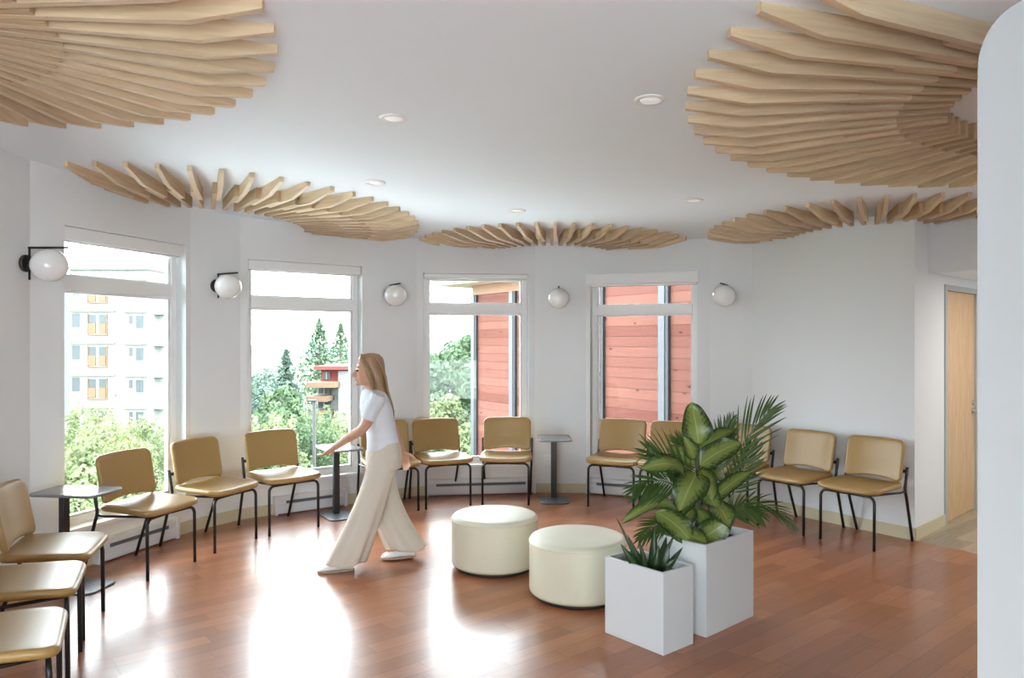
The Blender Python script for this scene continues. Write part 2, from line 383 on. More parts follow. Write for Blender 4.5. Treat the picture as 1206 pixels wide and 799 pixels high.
bord_end=R1+Vector((.576,-.817))*3.95
mb=MB(); mb.prism([p for p in outer[0:13]]+[R1,bord_end,outer[17]],-.15,0)
tag(fixn(mb.build('floor',M['floor'])),'glossy reddish brown hardwood plank floor','floor',None,'structure')
mb=MB(); mb.prism([R1,outer[14]+Vector((0,0)),outer[15],outer[16],bord_end],-.15,0.0)
tag(fixn(mb.build('floor',M['vinyl'])),'pale mixed wood look floor of the hallway','floor',None,'structure')
mb=MB(); mb.prism(outer,ceil_z,lambda x,y:ceil_z(x,y)+.2)
tag(fixn(mb.build('ceiling',M['ceil'])),'smooth white ceiling','ceiling',None,'structure')
# hallway bulkhead and lowered ceiling
rd=Vector((.576,-.817)); rn=Vector((.817,.576)); b0=Vector((3.50,6.335)); b1=b0+rd*3.55
mb=MB(); mb.prism([b0,b0+rn*.12,b1+rn*.12,b1],2.20,lambda x,y:ceil_z(x,y)+.03)
tag(fixn(mb.build('wall_hall',M['wall'])),'white bulkhead above the hallway opening','wall',None,'structure')
mb=MB(); mb.prism([b0+rn*.10,HH1,HH2,HH3,b1+rn*.10],2.20,2.28)
tag(fixn(mb.build('ceiling',M['ceil'])),'lowered white ceiling of the hallway','ceiling',None,'structure')
# near partition with rounded top corner
r=.208; x0=1.236; zt=2.545; pts=[(x0,-.05),(x0,zt-r)]
for k in range(1,17):
    q=pi-pi/2*k/16; pts.append((x0+r+r*cos(q),zt-r+r*sin(q)))
pts+=[(2.9,zt),(2.9,-.05)]
mb=MB(); m_=len(pts)
mb.add([(x,2.0,z) for x,z in pts]+[(x+.105,2.14,z) for x,z in pts],[tuple(range(m_)),tuple(range(2*m_-1,m_-1,-1))]+[(i,i+m_,(i+1)%m_+m_,(i+1)%m_) for i in range(m_)])
tag(fixn(mb.build('wall_partition',M['panel'])),'white freestanding partition with a rounded top corner at the right edge','wall',None,'structure')

# baseboards
def strip(a,b,nn,t0,t1,h,th,z0=0):
    d=(b-a).normalized(); q=[a+d*t0,a+d*t1,a+d*t1-nn*th,a+d*t0-nn*th]; return q
heat={4:(onray(W1a,A0,108)+.0,onray(W1a,A0,204)),6:(onray(A1,B0,321),onray(A1,B0,406)),8:(onray(B1,C0,501),onray(B1,C0,630)),10:(onray(C1,D0,692),onray(C1,D0,790))}
for i in list(range(1,15)):
    a,b=poly[i],poly[(i+1)%n]; Ln=(b-a).length; nn=outn(a,b); mb=MB(); segs=[(0,Ln)]
    if i in heat: segs=[(0,heat[i][0]),(heat[i][1],Ln)]
    if i==13: segs=[(0,.73),(1.70,Ln)]
    for (t0,t1) in segs:
        if t1-t0<.02: continue
        q=strip(a,b,nn,t0,t1,.1,.012); mb.prism(q,0,.10)
    if mb.v:
        o=fixn(mb.build('baseboard_'+names[i].split('_')[1],M['base'])); tag(o,'cream baseboard along the foot of the '+('right wall' if i==12 else 'bay wall' if 4<=i<12 else 'hallway wall' if i>12 else 'left wall'),'baseboard',None,'structure')

# windows with frames, transoms, panes and blind cassettes
def frameM(a,b):
    """local x along the wall, y outward, z up"""
    d=(b-a).normalized(); nn=outn(a,b)
    return Matrix(((d.x,nn.x,0,a.x),(d.y,nn.y,0,a.y),(0,0,1,0),(0,0,0,1)))
def put(o,Mx):
    o.matrix_world=Mx; return o
trz={4:(1.985,2.085),6:(1.93,2.035),8:(1.915,2.015),10:(1.905,1.995)}
cas={4:2.335,6:2.285,8:2.29,10:2.20}
wlabel={4:'tall white framed window showing the white apartment block',6:'tall white framed window showing firs and a red building',8:'tall white framed window half filled by the cedar wing',10:'tall white framed window filled by cedar siding'}
bl={4:'folded up white roller blind above the apartment block window',6:'folded up white roller blind above the fir tree window',8:'folded up white roller blind above the window with the eave',10:'deep white roller blind cassette above the cedar filled window'}
for wi,(i) in enumerate((4,6,8,10)):
    a,b=poly[i],poly[(i+1)%n]; t0,t1,z0,z1=openings[i][0]; Mx=frameM(a,b)
    w=thing('window_%d'%(wi+1),wlabel[i],'window',kind='structure'); w.matrix_world=Mx
    fw=.055; y0,y1=.10,.165
    mb=MB()
    for bx in (((t0,y0,z0),(t0+fw,y1,z1)),((t1-fw,y0,z0),(t1,y1,z1)),((t0+fw,y0,z0),(t1-fw,y1,z0+fw)),((t0+fw,y0,z1-fw),(t1-fw,y1,z1))): mb.box(*bx)
    # inner glazing beads
    g=.018
    for zz0,zz1 in ((z0+fw,trz[i][0]),(trz[i][1],z1-fw)):
        for bx in (((t0+fw,y0+.02,zz0),(t0+fw+g,y1-.01,zz1)),((t1-fw-g,y0+.02,zz0),(t1-fw,y1-.01,zz1)),((t0+fw,y0+.02,zz0),(t1-fw,y1-.01,zz0+g)),((t0+fw,y0+.02,zz1-g),(t1-fw,y1-.01,zz1))): mb.box(*bx)
    mb.build('window_frame',M['white'],w,bevel=.003)
    mb=MB(); mb.box((t0+fw,y0-.005,trz[i][0]),(t1-fw,y1,trz[i][1])); mb.build('transom',M['white'],w,bevel=.003)
    mb=MB(); mb.box((t0-.015,-.02,z0-.022),(t1+.015,0,z0+.004)); mb.box((t0+.001,0,z0),(t1-.001,.10,z0+.006)); mb.build('window_sill',M['white'],w,bevel=.002)
    for zz0,zz1 in ((z0+fw,trz[i][0]),(trz[i][1],z1-fw)):
        mb=MB(); mb.box((t0+fw+.002,.132,zz0),(t1-fw-.002,.138,zz1)); mb.build('pane',M['glass'],w)
    bt=thing('roller_blind',bl[i],'blind'); bt.matrix_world=Mx
    dy=-.06 if i==10 else .02
    mb=MB(); c=cas[i]; mb.box((t0+.006,dy,c),(t1-.006,.095,z1-.002)) if i!=10 else (mb.box((t0+.004,.0,c),(t1-.004,.095,z1-.002)),mb.box((t0-.03,-.07,c+.02),(t1+.02,-.002,z1+.0)))
    mb.build('cassette',M['white'],bt,bevel=.006)
    if i!=10:
        mb=MB(); mb.tube([(t0+.02,.055,c-.006),(t1-.02,.055,c-.006)],.009); mb.build('bottom_bar',M['white'],bt)
    l=bpy.data.lights.new('portal','AREA'); l.shape='RECTANGLE'; l.size=t1-t0-.02; l.size_y=z1-z0-.02; l.cycles.is_portal=True
    lo=bpy.data.objects.new('portal',l); C.objects.link(lo); lo.matrix_world=Mx@Matrix.Translation(((t0+t1)/2,.19,(z0+z1)/2))@Matrix.Rotation(-pi/2,4,'X')
# unseen windows added behind the viewpoint to fill the room with light
i=17; a,b=poly[17],poly[0]; Mx=frameM(a,b)
for k,(t0,t1,z0,z1) in enumerate(openings[17]):
    w=thing('window_%d'%(5+k),'unseen window added in the wall behind the viewpoint for fill light','window',kind='structure'); w.matrix_world=Mx; mb=MB(); fw=.06
    for bx in (((t0,.1,z0),(t0+fw,.16,z1)),((t1-fw,.1,z0),(t1,.16,z1)),((t0+fw,.1,z0),(t1-fw,.16,z0+fw)),((t0+fw,.1,z1-fw),(t1-fw,.16,z1))): mb.box(*bx)
    mb.build('window_frame',M['white'],w); mb=MB(); mb.box((t0+fw,.13,z0+fw),(t1-fw,.136,z1-fw)); mb.build('pane',M['glass'],w)
    l=bpy.data.lights.new('portal','AREA'); l.shape='RECTANGLE'; l.size=t1-t0; l.size_y=z1-z0; l.cycles.is_portal=True
    lo=bpy.data.objects.new('portal',l); C.objects.link(lo); lo.matrix_world=Mx@Matrix.Translation(((t0+t1)/2,.19,(z0+z1)/2))@Matrix.Rotation(-pi/2,4,'X')

# electric baseboard heaters
hl={4:'white electric baseboard heater under the apartment view window',6:'white electric baseboard heater under the fir tree window',8:'white electric baseboard heater behind the pair of front facing chairs',10:'white electric baseboard heater under the cedar filled window'}
for i in (4,6,8,10):
    a,b=poly[i],poly[(i+1)%n]; t0,t1=heat[i]; Mx=frameM(a,b)
    t=thing('baseboard_heater',hl[i],'heater'); t.matrix_world=Mx@Matrix.Translation((t0,0,0)); L_=t1-t0
    prof=[(0,.012),(-.062,.012),(-.068,.03),(-.068,.095),(-.055,.098),(-.055,.128),(-.066,.132),(-.058,.165),(0,.172)]
    mb=MB(); m_=len(prof); mb.add([(0.03,y,z) for y,z in prof]+[(L_-.03,y,z) for y,z in prof],[tuple(range(m_)),tuple(range(2*m_-1,m_-1,-1))]+[(k,k+m_,(k+1)%m_+m_,(k+1)%m_) for k in range(m_)]); fixn(mb.build('casing',M['heater'],t))
    for x0_,x1_ in ((0,.03),(L_-.03,L_)):
        mb=MB(); mb.box((x0_,-.071,0.0),(x1_,0,.175)); mb.build('end_cap',M['heater'],t,bevel=.004)
    mb=MB(); mb.box((.11,-.0575,.10),(L_-.11,-.054,.127)); mb.build('grille',M['slot'],t)

# door in the hallway
Mx=frameM(poly[13],poly[14])
d=thing('door_1','pale birch door with grey frame in the hallway','door',kind='structure'); d.matrix_world=Mx
mb=MB(); mb.box((.73,-.015,0),(.785,.12,2.12)); mb.box((1.645,-.015,0),(1.70,.12,2.12)); mb.box((.785,-.015,2.07),(1.645,.12,2.12)); mb.build('door_frame',M['grey'],d,bevel=.003)
mb=MB(); mb.box((.788,.004,.012),(1.642,.046,2.066)); leaf=mb.build('door_leaf',M['door'],d,bevel=.002)
for z in (.28,1.04,1.84):
    mb=MB(); mb.tube([(.787,-.002,z-.05),(.787,-.002,z+.05)],.009); mb.box((.787,.0,z-.05),(.81,.005,z+.05)); mb.build('hinge',M['slot'],d)
mb=MB(); mb.lathe([(.028,0),(.028,.008),(.012,.012),(.012,.05)],Matrix.Translation((1.58,.004,.95))@Matrix.Rotation(pi/2,4,'X'),20); mb.tube([(1.58,-.045,.95),(1.53,-.05,.95),(1.47,-.05,.95)],.009); mb.lathe([(.024,0),(.024,.006)],Matrix.Translation((1.58,.004,1.03))@Matrix.Rotation(pi/2,4,'X'),20)
mb.build('door_handle',M['chrome'],d)

# wall outlet
a,b=poly[9],poly[10]; Mx=frameM(a,b); t=onray(a,b,645)
mb=MB(); mb.box((t-.036,-.006,.30),(t+.036,0,.415)); o=mb.build('wall_outlet',M['white'],bevel=.003); o.matrix_world=Mx; tag(o,'small white electrical outlet on the wall left of the round tulip style side table','outlet')
o['label']='small white electrical outlet low on the wall behind the side table'
mb=MB()
for zz in (.335,.38): mb.box((t-.014,-.008,zz-.011),(t+.014,-.0055,zz+.011))
q=mb.build('socket',M['heater'],o)

# ------------------------------------------------------------------ downlights
for px,py,lab in ((463,139,'left of the two nearest'),(765,117,'right of the two nearest'),(442,215,'beside the long left wooden fan'),(609,248,'in front of the middle back fan, the farthest one'),(817,236,'just left of the back right fan')):
    Y=4
    for _ in range(20):
        X=(px-CX)/F*Y; Y=(ceil_z(X,Y)-HC)*F/(H0-py)
    X=(px-CX)/F*Y; z=ceil_z(X,Y)
    t=thing('recessed_downlight','round white recessed ceiling light, '+lab,'ceiling light',(X,Y,z),0,'recessed ceiling lights')
    t.rotation_euler=(-.0302,.016,0)
    mb=MB(); mb.lathe([(.048,.002),(.048,-.004),(.052,-.009),(.072,-.007),(.075,.001)],n=32); mb.build('trim_ring',M['white'],t)
    mb=MB(); mb.lathe([(.001,-.004),(.048,-.004),(.048,-.001),(.001,-.001)],n=32); mb.build('lens',M['lens'],t)

for (X,Y) in ((4.75,6.15),(4.9,4.9)):  # unseen lamps added to brighten the hallway and its door
    t=thing('recessed_downlight','unseen fill lamp added in the lowered hallway ceiling','ceiling light',(X,Y,2.2),0,'added hallway fill lamps')  # recessed_downlight here is an added fill lamp
    mb=MB(); mb.lathe([(.06,.0),(.06,-.006),(.085,-.005),(.088,.001)],n=32); mb.build('trim_ring',M['white'],t)
    mb=MB(); mb.lathe([(.001,-.003),(.06,-.003),(.06,-.0005),(.001,-.0005)],n=32); mb.build('lens',emis('fill_lamp_lens',(1,.97,.93),3),t)
    l=bpy.data.lights.new('hall_fill_light','AREA'); l.shape='DISK'; l.size=.12; l.energy=6; l.color=(1,.96,.9); lo=bpy.data.objects.new('hall_fill_light',l); C.objects.link(lo); lo.location=(X,Y,2.19)
# ------------------------------------------------------------------ wall sconces
def sconce(i,px,z,label,t_=None,first=None):
    a,b=poly[i],poly[(i+1)%n]; Mx=frameM(a,b); t=onray(a,b,px) if t_ is None else t_
    s=thing('wall_sconce',label,'wall lamp',group='black wall lamps with white globes'); s.matrix_world=Mx@Matrix.Translation((t,0,z))
    if first:
        for ch in first.children:
            c=ch.copy(); C.objects.link(c); c.parent=s
        return s
    mb=MB(); mb.lathe([(.001,0),(.055,0),(.057,.006),(.057,.018),(.05,.022),(.001,.022)],Matrix.Rotation(pi/2,4,'X'),32); mb.build('wall_plate',M['black'],s)
    mb=MB(); mb.tube([(0,-.035,-.108),(0,-.035,.100)],.0075); mb.tube([(0,-.02,0),(0,-.035,0)],.012); mb.build('stem',M['black'],s)
    mb=MB(); mb.tube([(0,-.0275,.103),(0,-.29,.103)],.0075); mb.build('arm',M['black'],s)
    mb=MB(); mb.ell((0,-.165,-.012),(.112,.112,.108),40,24); mb.build('globe_shade',M['globe'],s)
    return s
s1=sconce(3,0,2.13,'white globe wall lamp on black bracket, nearest one, left of the first window',.20)
sconce(5,254,2.105,'white globe wall lamp between the apartment view window and fir tree window',first=s1)
sconce(7,458,2.09,'white globe wall lamp above the walking person',first=s1)
sconce(9,657.5,2.08,'white globe wall lamp above the free standing side table',first=s1)
sconce(11,858,2.075,'white globe wall lamp right of the cedar filled window',first=s1)

# ------------------------------------------------------------------ ceiling fans of wooden blades
ip=[tuple(p) for p in poly]
def inside(x,y):
    c=False; j=n-1
    for i in range(n):
        xi,yi=ip[i]; xj,yj=ip[j]
        if (yi>y)!=(yj>y) and x<(xj-xi)*(y-yi)/(yj-yi)+xi: c=not c
        j=i
    if not c: return False
    # hallway is beyond the bulkhead
    if (x-b0.x)*rn.x+(y-b0.y)*rn.y>-.01: return False
    return True
HB=.088; TK=.016
def fan(cx,cy,R,rin,seam,N,ph,label,amax=None):
    root=thing('wooden_ceiling_fan_sculpture',label,'ceiling sculpture',(cx,cy,ceil_z(cx,cy)))
    for k in range(N):
        a=ph+2*pi*k/N
        if amax and a>amax and a<radians(320): continue
        dx,dy=cos(a),sin(a); tx,ty=-dy,dx
        def clip(r0,r1,off):
            rs=[]; r=r0
            while r<=r1+1e-6:
                x=cx+dx*r+tx*off; y=cy+dy*r+ty*off
                ok=all(inside(x+tx*e+dx*g,y+ty*e+dy*g) for e,g in ((.02,0),(-.02,0),(0,.012)))
                if ok: rs.append(r)
                elif rs: break
                r+=.01
            return (rs[0],rs[-1]) if len(rs)>8 else None
        def board(r0,r1,off,tip,name,m,parent):
            prof=[]
            tp=R-.27
            g=lambda r: HB if r<=tp else HB+( .034-HB)*(r-tp)/(R-tp)
            rr=[r0]+([tp] if tip and r0<tp<r1 else [])+[r1]
            bot=[(r,-g(r) if tip else -HB+.002) for r in rr]; top=[(r,.003) for r in reversed(rr)]
            prof=bot+top; vs=[];uv=[]
            for s_ in (-TK,TK):
                for r,z in prof:
                    x=dx*r+tx*(off+s_); y=dy*r+ty*(off+s_)
                    vs.append((x,y,z+ceil_z(cx+x,cy+y)-ceil_z(cx,cy))); uv.append((r,z+(0 if s_<0 else .2)))
            m_=len(prof); mb=MB(); mb.add(vs,[tuple(range(m_)),tuple(range(2*m_-1,m_-1,-1))]+[(q,q+m_,(q+1)%m_+m_,(q+1)%m_) for q in range(m_)],uvs=uv)
            return fixn(mb.build(name,m,parent))
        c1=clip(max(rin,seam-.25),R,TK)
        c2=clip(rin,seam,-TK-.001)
        o1=None
        if c1: o1=board(c1[0],c1[1],TK,True,'blade',M['maple'],root)
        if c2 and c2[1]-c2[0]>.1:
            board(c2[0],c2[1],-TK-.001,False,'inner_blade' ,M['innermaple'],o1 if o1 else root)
    return root
fan(-2.42,2.66,1.52,.30,.72,48,radians(2),'pale wood fan of ceiling blades at the top left corner')
fan(-2.72,6.86,1.86,.80,1.42,58,radians(1),'long pale wood fan of ceiling blades over the two left windows')
fan(.47,8.42,1.55,.72,1.22,56,radians(3),'low half circle wood fan of ceiling blades at the middle of the back wall')
fan(3.36,6.98,1.50,.75,1.18,50,radians(2),'pale wood fan of ceiling blades above the right hand chairs')
fan(2.78,3.25,1.98,.78,1.25,60,radians(4),amax=radians(203),label='largest pale wood fan of ceiling blades, top right beside the partition')

# ------------------------------------------------------------------ chairs
def chair0():
    t=thing('waiting_chair','', 'chair',group='tan waiting room chairs')
    def sd(q):
        x,y,z=q; k=(y+.07)/.225
        return Vector((x*(1-.03*k), y, z+.405+.03-.010*max(0,-k)**2+.004*k*k*(k>0)+.008*(x/.24)**2+ .004*k-.003))
    mb=MB(); mb.pad(.258,.225,.044,.07,.021,lambda q: sd(Vector((q.x,q.y-.07,q.z)))); mb.build('seat',M['tan'],t)
    def bd(q):   # pad in xy -> upright, thickness towards front
        x,yy,z=q; h=yy+.17
        arch=.030*(1-(x/.24)**2)*max(0,1-h/.16); crown=.008*(1-(x/.24)**2)*max(0,(h-.2)/.14)
        return Vector((x*(1+.015*(h/.35)), .125+.070*(h/.35)-.032*(x/.24)**2+.03-z, .482+h+arch+crown))
    mb=MB(); mb.pad(.243,.168,.042,.05,.02,bd); fixn(mb.build('backrest',M['tan'],t))
    R_=.0115
    for sx in (-1,1):
        pts=[(sx*.228,-.262,0),(sx*.228,-.258,.36)]
        for k in range(1,7):
            q=pi/2*k/6; pts.append((sx*(.228-.05*(1-cos(q))),-.258+.006*k/6,.36+.05*sin(q)))
        pts.append((0,-.245,.412)); mb=MB(); mb.tube(pts,R_); mb.build('leg',M['black'],t)
        pts=[(sx*.238,.285,0),(sx*.252,.165,.37),(sx*.254,.146,.415),(sx*.255,.140,.445),(sx*.256,.172,.605),(sx*.256,.173,.61)]
        mb=MB(); mb.tube(pts,R_); mb.build('leg',M['black'],t)
        mb=MB(); mb.tube([(sx*.254,.146,.420),(sx*.248,.08,.415),(sx*.20,-.1,.414),(sx*.16,-.245,.412)],.009); mb.build('side_rail',M['black'],t)
        mb=MB(); mb.box((min(sx*.256,sx*.222),.158,.565),(max(sx*.256,sx*.222),.170,.59)); mb.build('back_bracket',M['black'],t)
    return t
ch0=chair0(); used=[0]
chairs=[
 ((-1.925,2.70),(-1.73,3.10),None), ]
def seatpos(L,R):
    d=(R-L).normalized(); nrm=Vector((-d.y,d.x)); mid=(L+R)/2; return mid+nrm*.262, atan2(d.y,d.x)
def ch(L,R,label):
    L=Vector((L[0],L[1]));R=Vector((R[0],R[1])); c,a=seatpos(L,R)
    if not used[0]:
        used[0]=1; ch0.location=(c.x,c.y,0); ch0.rotation_euler=(0,0,a); ch0['label']=label; return
    dup(ch0,(c.x,c.y,0),a,label)
g2=lambda px,py: gp(px,py)[:2]
ch((-1.735,2.83),(-1.95,3.25),'tan waiting chair cut by the bottom left corner, nearest of the left row')
ch((-2.065,3.50),(-2.255,3.935),'tan waiting chair at the left edge, seat directly behind the nearest one')
ch(g2(97.9,754),g2(121.5,720),'tan waiting chair at the left edge standing beside the low side table, back partly visible')
ch(g2(173.9,684.2),g2(229.5,662),'tan waiting chair in front of the window with the apartment block')
ch(g2(253.8,651.6),g2(301,635),'tan waiting chair against the wall between the first two windows')
ch(g2(317.6,632),g2(374.7,620.8),'tan waiting chair in front of the fir tree window')
ch((-1.31,7.005),(-.895,7.185),'tan waiting chair mostly hidden behind the walking person')
ch(g2(501,600.4),g2(555,595.4),'left chair of the pair facing front below the third window')
ch(g2(569.5,595),g2(621.3,595.4),'right chair of the pair facing front below the third window, left of the side table')
ch(g2(693.2,596.9),g2(745.5,602),'tan waiting chair right of the side table, below the cedar filled window')
ch((1.225,7.155),(1.615,6.96),'tan waiting chair behind the tall plant, second from the side table')
ch((1.78,7.025),(2.09,6.705),'tan waiting chair partly hidden by the palm fronds')
ch(g2(892.5,618.5),g2(947,632),'tan waiting chair against the right wall, second from the hallway')
ch(g2(966,634.8),g2(1029.7,650),'tan waiting chair against the right wall, nearest the hallway')

# ------------------------------------------------------------------ side tables
def table0():
    t=thing('side_table','','side table',group='grey pedestal side tables')
    mb=MB(); mb.pad(.17,.24,.018,.07,.007,lambda q:Vector((q.x,q.y,q.z+.622))); mb.build('tabletop',M['table'],t)
    mb=MB(); mb.pad(.15,.20,.012,.07,.005); mb.build('base_plate',M['tbase'],t)
    mb=MB(); mb.box((-.03,.07,.01),(.03,.11,.623)); mb.build('column',M['tcol'],t,bevel=.006)
    return t
tb=table0(); tb.location=(.43,7.66,0); tb['label']='grey pedestal side table standing alone left of the cedar filled window'
dup(tb,(-2.86,4.95,0),radians(83),'grey pedestal side table at the far left between two chairs')
dup(tb,(-1.60,6.98,0),radians(32),'grey pedestal side table beside the walking person')

# ------------------------------------------------------------------ poufs
def pouf(loc,label,first=None):
    if first: return dup(first,loc,0,label)
    t=thing('round_pouf',label,'pouf',loc,0,'cream round poufs')
    R_=.31; H=.385; prof=[(.001,.022),(R_-.03,.022)]
    for k in range(6): q=-pi/2+pi/2*k/5; prof.append((R_-.03+.03*cos(q),.052+.03*sin(q)))
    prof.append((R_,.2)); prof.append((R_,H-.045))
    for k in range(1,8): q=pi/2*k/7; prof.append((R_-.035+.035*cos(q),H-.040+.035*sin(q)))
    prof+=[(R_-.08,H),(R_*.5,H+.004),(.001,H+.005)]
    mb=MB(); mb.lathe(prof,n=72); mb.build('cushion',M['cream'],t)
    mb=MB(); mb.lathe([(R_+.0,H-.040),(R_+.0035,H-.037),(R_+.002,H-.033),(R_-.004,H-.034)],n=72); mb.build('piping',M['cream'],t)
    mb=MB(); mb.lathe([(.001,0),(R_-.035,0),(R_-.035,.024),(.001,.024)],n=48); mb.build('base',M['underside'],t)
    return t
p0=pouf((-.125,5.42,0),'cream round pouf, the farther left one of the two'); pouf((.42,4.81,0),'cream round pouf, the nearer right one beside the small planter',p0)

# ------------------------------------------------------------------ planters
def planter(P0,dl,dr,ll,lr,h,label,lip=.018):
    ang=atan2(dr[1],dr[0]); t=thing('square_planter',label,'planter',(P0[0],P0[1],0),ang)
    # local: x along right face, y along left face direction
    mb=MB(); w=lip; X,Y=lr,ll
    o=[(0,0),(X,0),(X,Y),(0,Y)]; i_=[(w,w),(X-w,w),(X-w,Y-w),(w,Y-w)]
    zi=h-.05
    vs=[(x,y,0) for x,y in o]+[(x,y,h) for x,y in o]+[(x,y,h) for x,y in i_]+[(x,y,zi-.02) for x,y in i_]
    fs=[(3,2,1,0)]+[(k,(k+1)%4,4+(k+1)%4,4+k) for k in range(4)]+[(4+k,4+(k+1)%4,8+(k+1)%4,8+k) for k in range(4)]+[(8+k,8+(k+1)%4,12+(k+1)%4,12+k) for k in range(4)]+[(12,13,14,15)]
    mb.add(vs,fs); mb.build('pot',M['planter'],t,bevel=.003)
    mb=MB(); N_=14; g=[]
    for a in range(N_+1):
        for b_ in range(N_+1):
            g.append((w+(X-2*w)*a/N_,w+(Y-2*w)*b_/N_,zi+random.uniform(-.008,.008)))
    mb.add(g,[(a*(N_+1)+b_,(a+1)*(N_+1)+b_,(a+1)*(N_+1)+b_+1,a*(N_+1)+b_+1) for a in range(N_) for b_ in range(N_)],smooth=True); mb.build('soil',M['soil'],t)
    return t
dr=Vector((.193,.16)).normalized(); dl=Vector((-dr.y,dr.x))
planter((.778,3.87),dl,dr,.41,.25,.425,'small white square planter in front, holding dark sword leaves')
dr2=Vector((.364,.329)).normalized(); dl2=Vector((-dr2.y,dr2.x))
planter((1.059,4.106),dl2,dr2,.37,.49,.505,'tall white square planter holding the palm and broad leaved plant')
pc=Vector((1.059,4.106))+dr2*.245+dl2*.185
sc=Vector((.778,3.87))+dr*.125+dl*.205

# ------------------------------------------------------------------ plants
def leafmesh(mb,base,tip,width,nrm,bend,fold=.15,nl=14,nw=6,shape=.42,wav=0):
    base=Vector(base);tip=Vector(tip);nrm=Vector(nrm).normalized(); ax=(tip-base); L_=ax.length; ax.normalize()
    side=ax.cross(nrm).normalized(); nrm=side.cross(ax).normalized()
    vs=[];uv=[];ph=random.uniform(0,6)
    for i in range(nl+1):
        v=i/nl
        c=base+ax*(L_*v)+nrm*(bend*L_*4*v*(1-v))
        # pointed oval
        w=width/2*(sin(pi*min(1,v**(.80)))**(.58 if width>.06 else .8) if 0<v<1 else 0)*(1.0-.12*v)+.0008
        for k in range(nw+1):
            u=-1+2*k/nw
            p=c+side*(w*u)+nrm*(fold*w*abs(u)**1.3+wav*width*.25*sin(v*9+ph)*abs(u)**2*(1 if u>0 else -1))
            vs.append(p); uv.append((k/nw,v))
    m_=nw+1
    mb.add(vs,[(i*m_+k,(i+1)*m_+k,(i+1)*m_+k+1,i*m_+k+1) for i in range(nl) for k in range(nw)],uvs=uv,smooth=True)
YP=pc.y
st=Vector((pc.x-.03,pc.y-.02,0))
dp=thing('dieffenbachia','broad leaved plant with pale green centred leaves in the tall planter','plant',(st.x,st.y,.45))
off=-Vector((st.x,st.y,.45))
stem_top=wp(821,540,YP)
mb=MB(); mb.tube([Vector((0,0,0)),wp(820,600,YP)+off,stem_top+off],.013,radii=[.016,.014,.010]); mb.build('stem',M['stemgreen'],dp)
mb=MB(); mb.tube([Vector((-.03,.03,0)),wp(812,605,YP)+off,wp(806,575,YP)+off],.01,radii=[.013,.011,.008]); mb.build('stem',M['stemgreen'],dp)
# (base px,py,dY)(tip px,py,dY) width, bend, normal
cam=Vector((0,-1,.35))
LV=[
 ((823,524,0),(815,477,.02),.145,.05,(0,-1,.1)),
 ((824,548,-.02),(870,523,-.06),.125,.12,(-.1,-1,.8)),
 ((820,536,0),(862,508,.1),.095,.10,(-.2,-.8,.9)),
 ((818,541,-.02),(806,516,-.03),.08,.06,(.2,-1,.4)),
 ((808,563,-.04),(757,554,-.14),.125,.28,(-.1,-.9,1)),
 ((821,557,-.05),(801,600,-.20),.165,.16,(-.2,-1,.5)),
 ((826,553,-.03),(838,588,-.14),.10,.12,(.3,-1,.4)),
 ((800,604,-.05),(737,615,-.20),.095,.30,(-.1,-.8,1)),
 ((772,603,-.10),(813,640,-.14),.13,.20,(-.2,-1,.9)),
 ((824,637,-.10),(860,613,-.16),.125,.08,(.1,-1,.5)),
 ((808,630,-.12),(831,640,-.20),.10,.10,(0,-1,.6)),
 ((838,590,-.06),(858,622,-.17),.13,.16,(.4,-1,.5)),
 ((836,592,-.02),(882,558,.02),.085,.10,(-.1,-.8,.9)),
 ((818,548,.03),(788,528,.10),.10,.18,(-.2,-.9,.8)),
 ((822,600,-.02),(838,632,-.08),.09,.12,(.1,-1,.5)),
 ((815,598,-.02),(800,625,-.12),.09,.15,(-.2,-1,.5)),
 ((824,560,.05),(860,575,.16),.10,.18,(.3,-.6,1)),
 ((818,590,.0),(775,628,-.02),.09,.18,(-.3,-.9,.8)),
 ((823,575,-.03),(846,606,-.12),.10,.15,(.3,-1,.6)),
]
for b_,t_,w,bd_,nr in LV:
    B=wp(b_[0],b_[1],YP+b_[2]); T=wp(t_[0],t_[1],YP+t_[2])
    mb=MB(); leafmesh(mb,B+off,T+off+(T-B)*.06,w*1.28,nr,bd_,wav=.35)
    lf=mb.build('leaf',M['dieff'],dp)
    zs=B.z-.06; sp_=Vector((st.x,st.y,max(.46,zs)))
    mb=MB(); mid=(B+sp_)/2+Vector((0,0,.01)); mb.tube([sp_+off,mid+off,B+off+(T-B)*.03],.004,6,radii=[.007,.005,.0035]); mb.build('leaf_stalk',M['stemgreen'],lf)
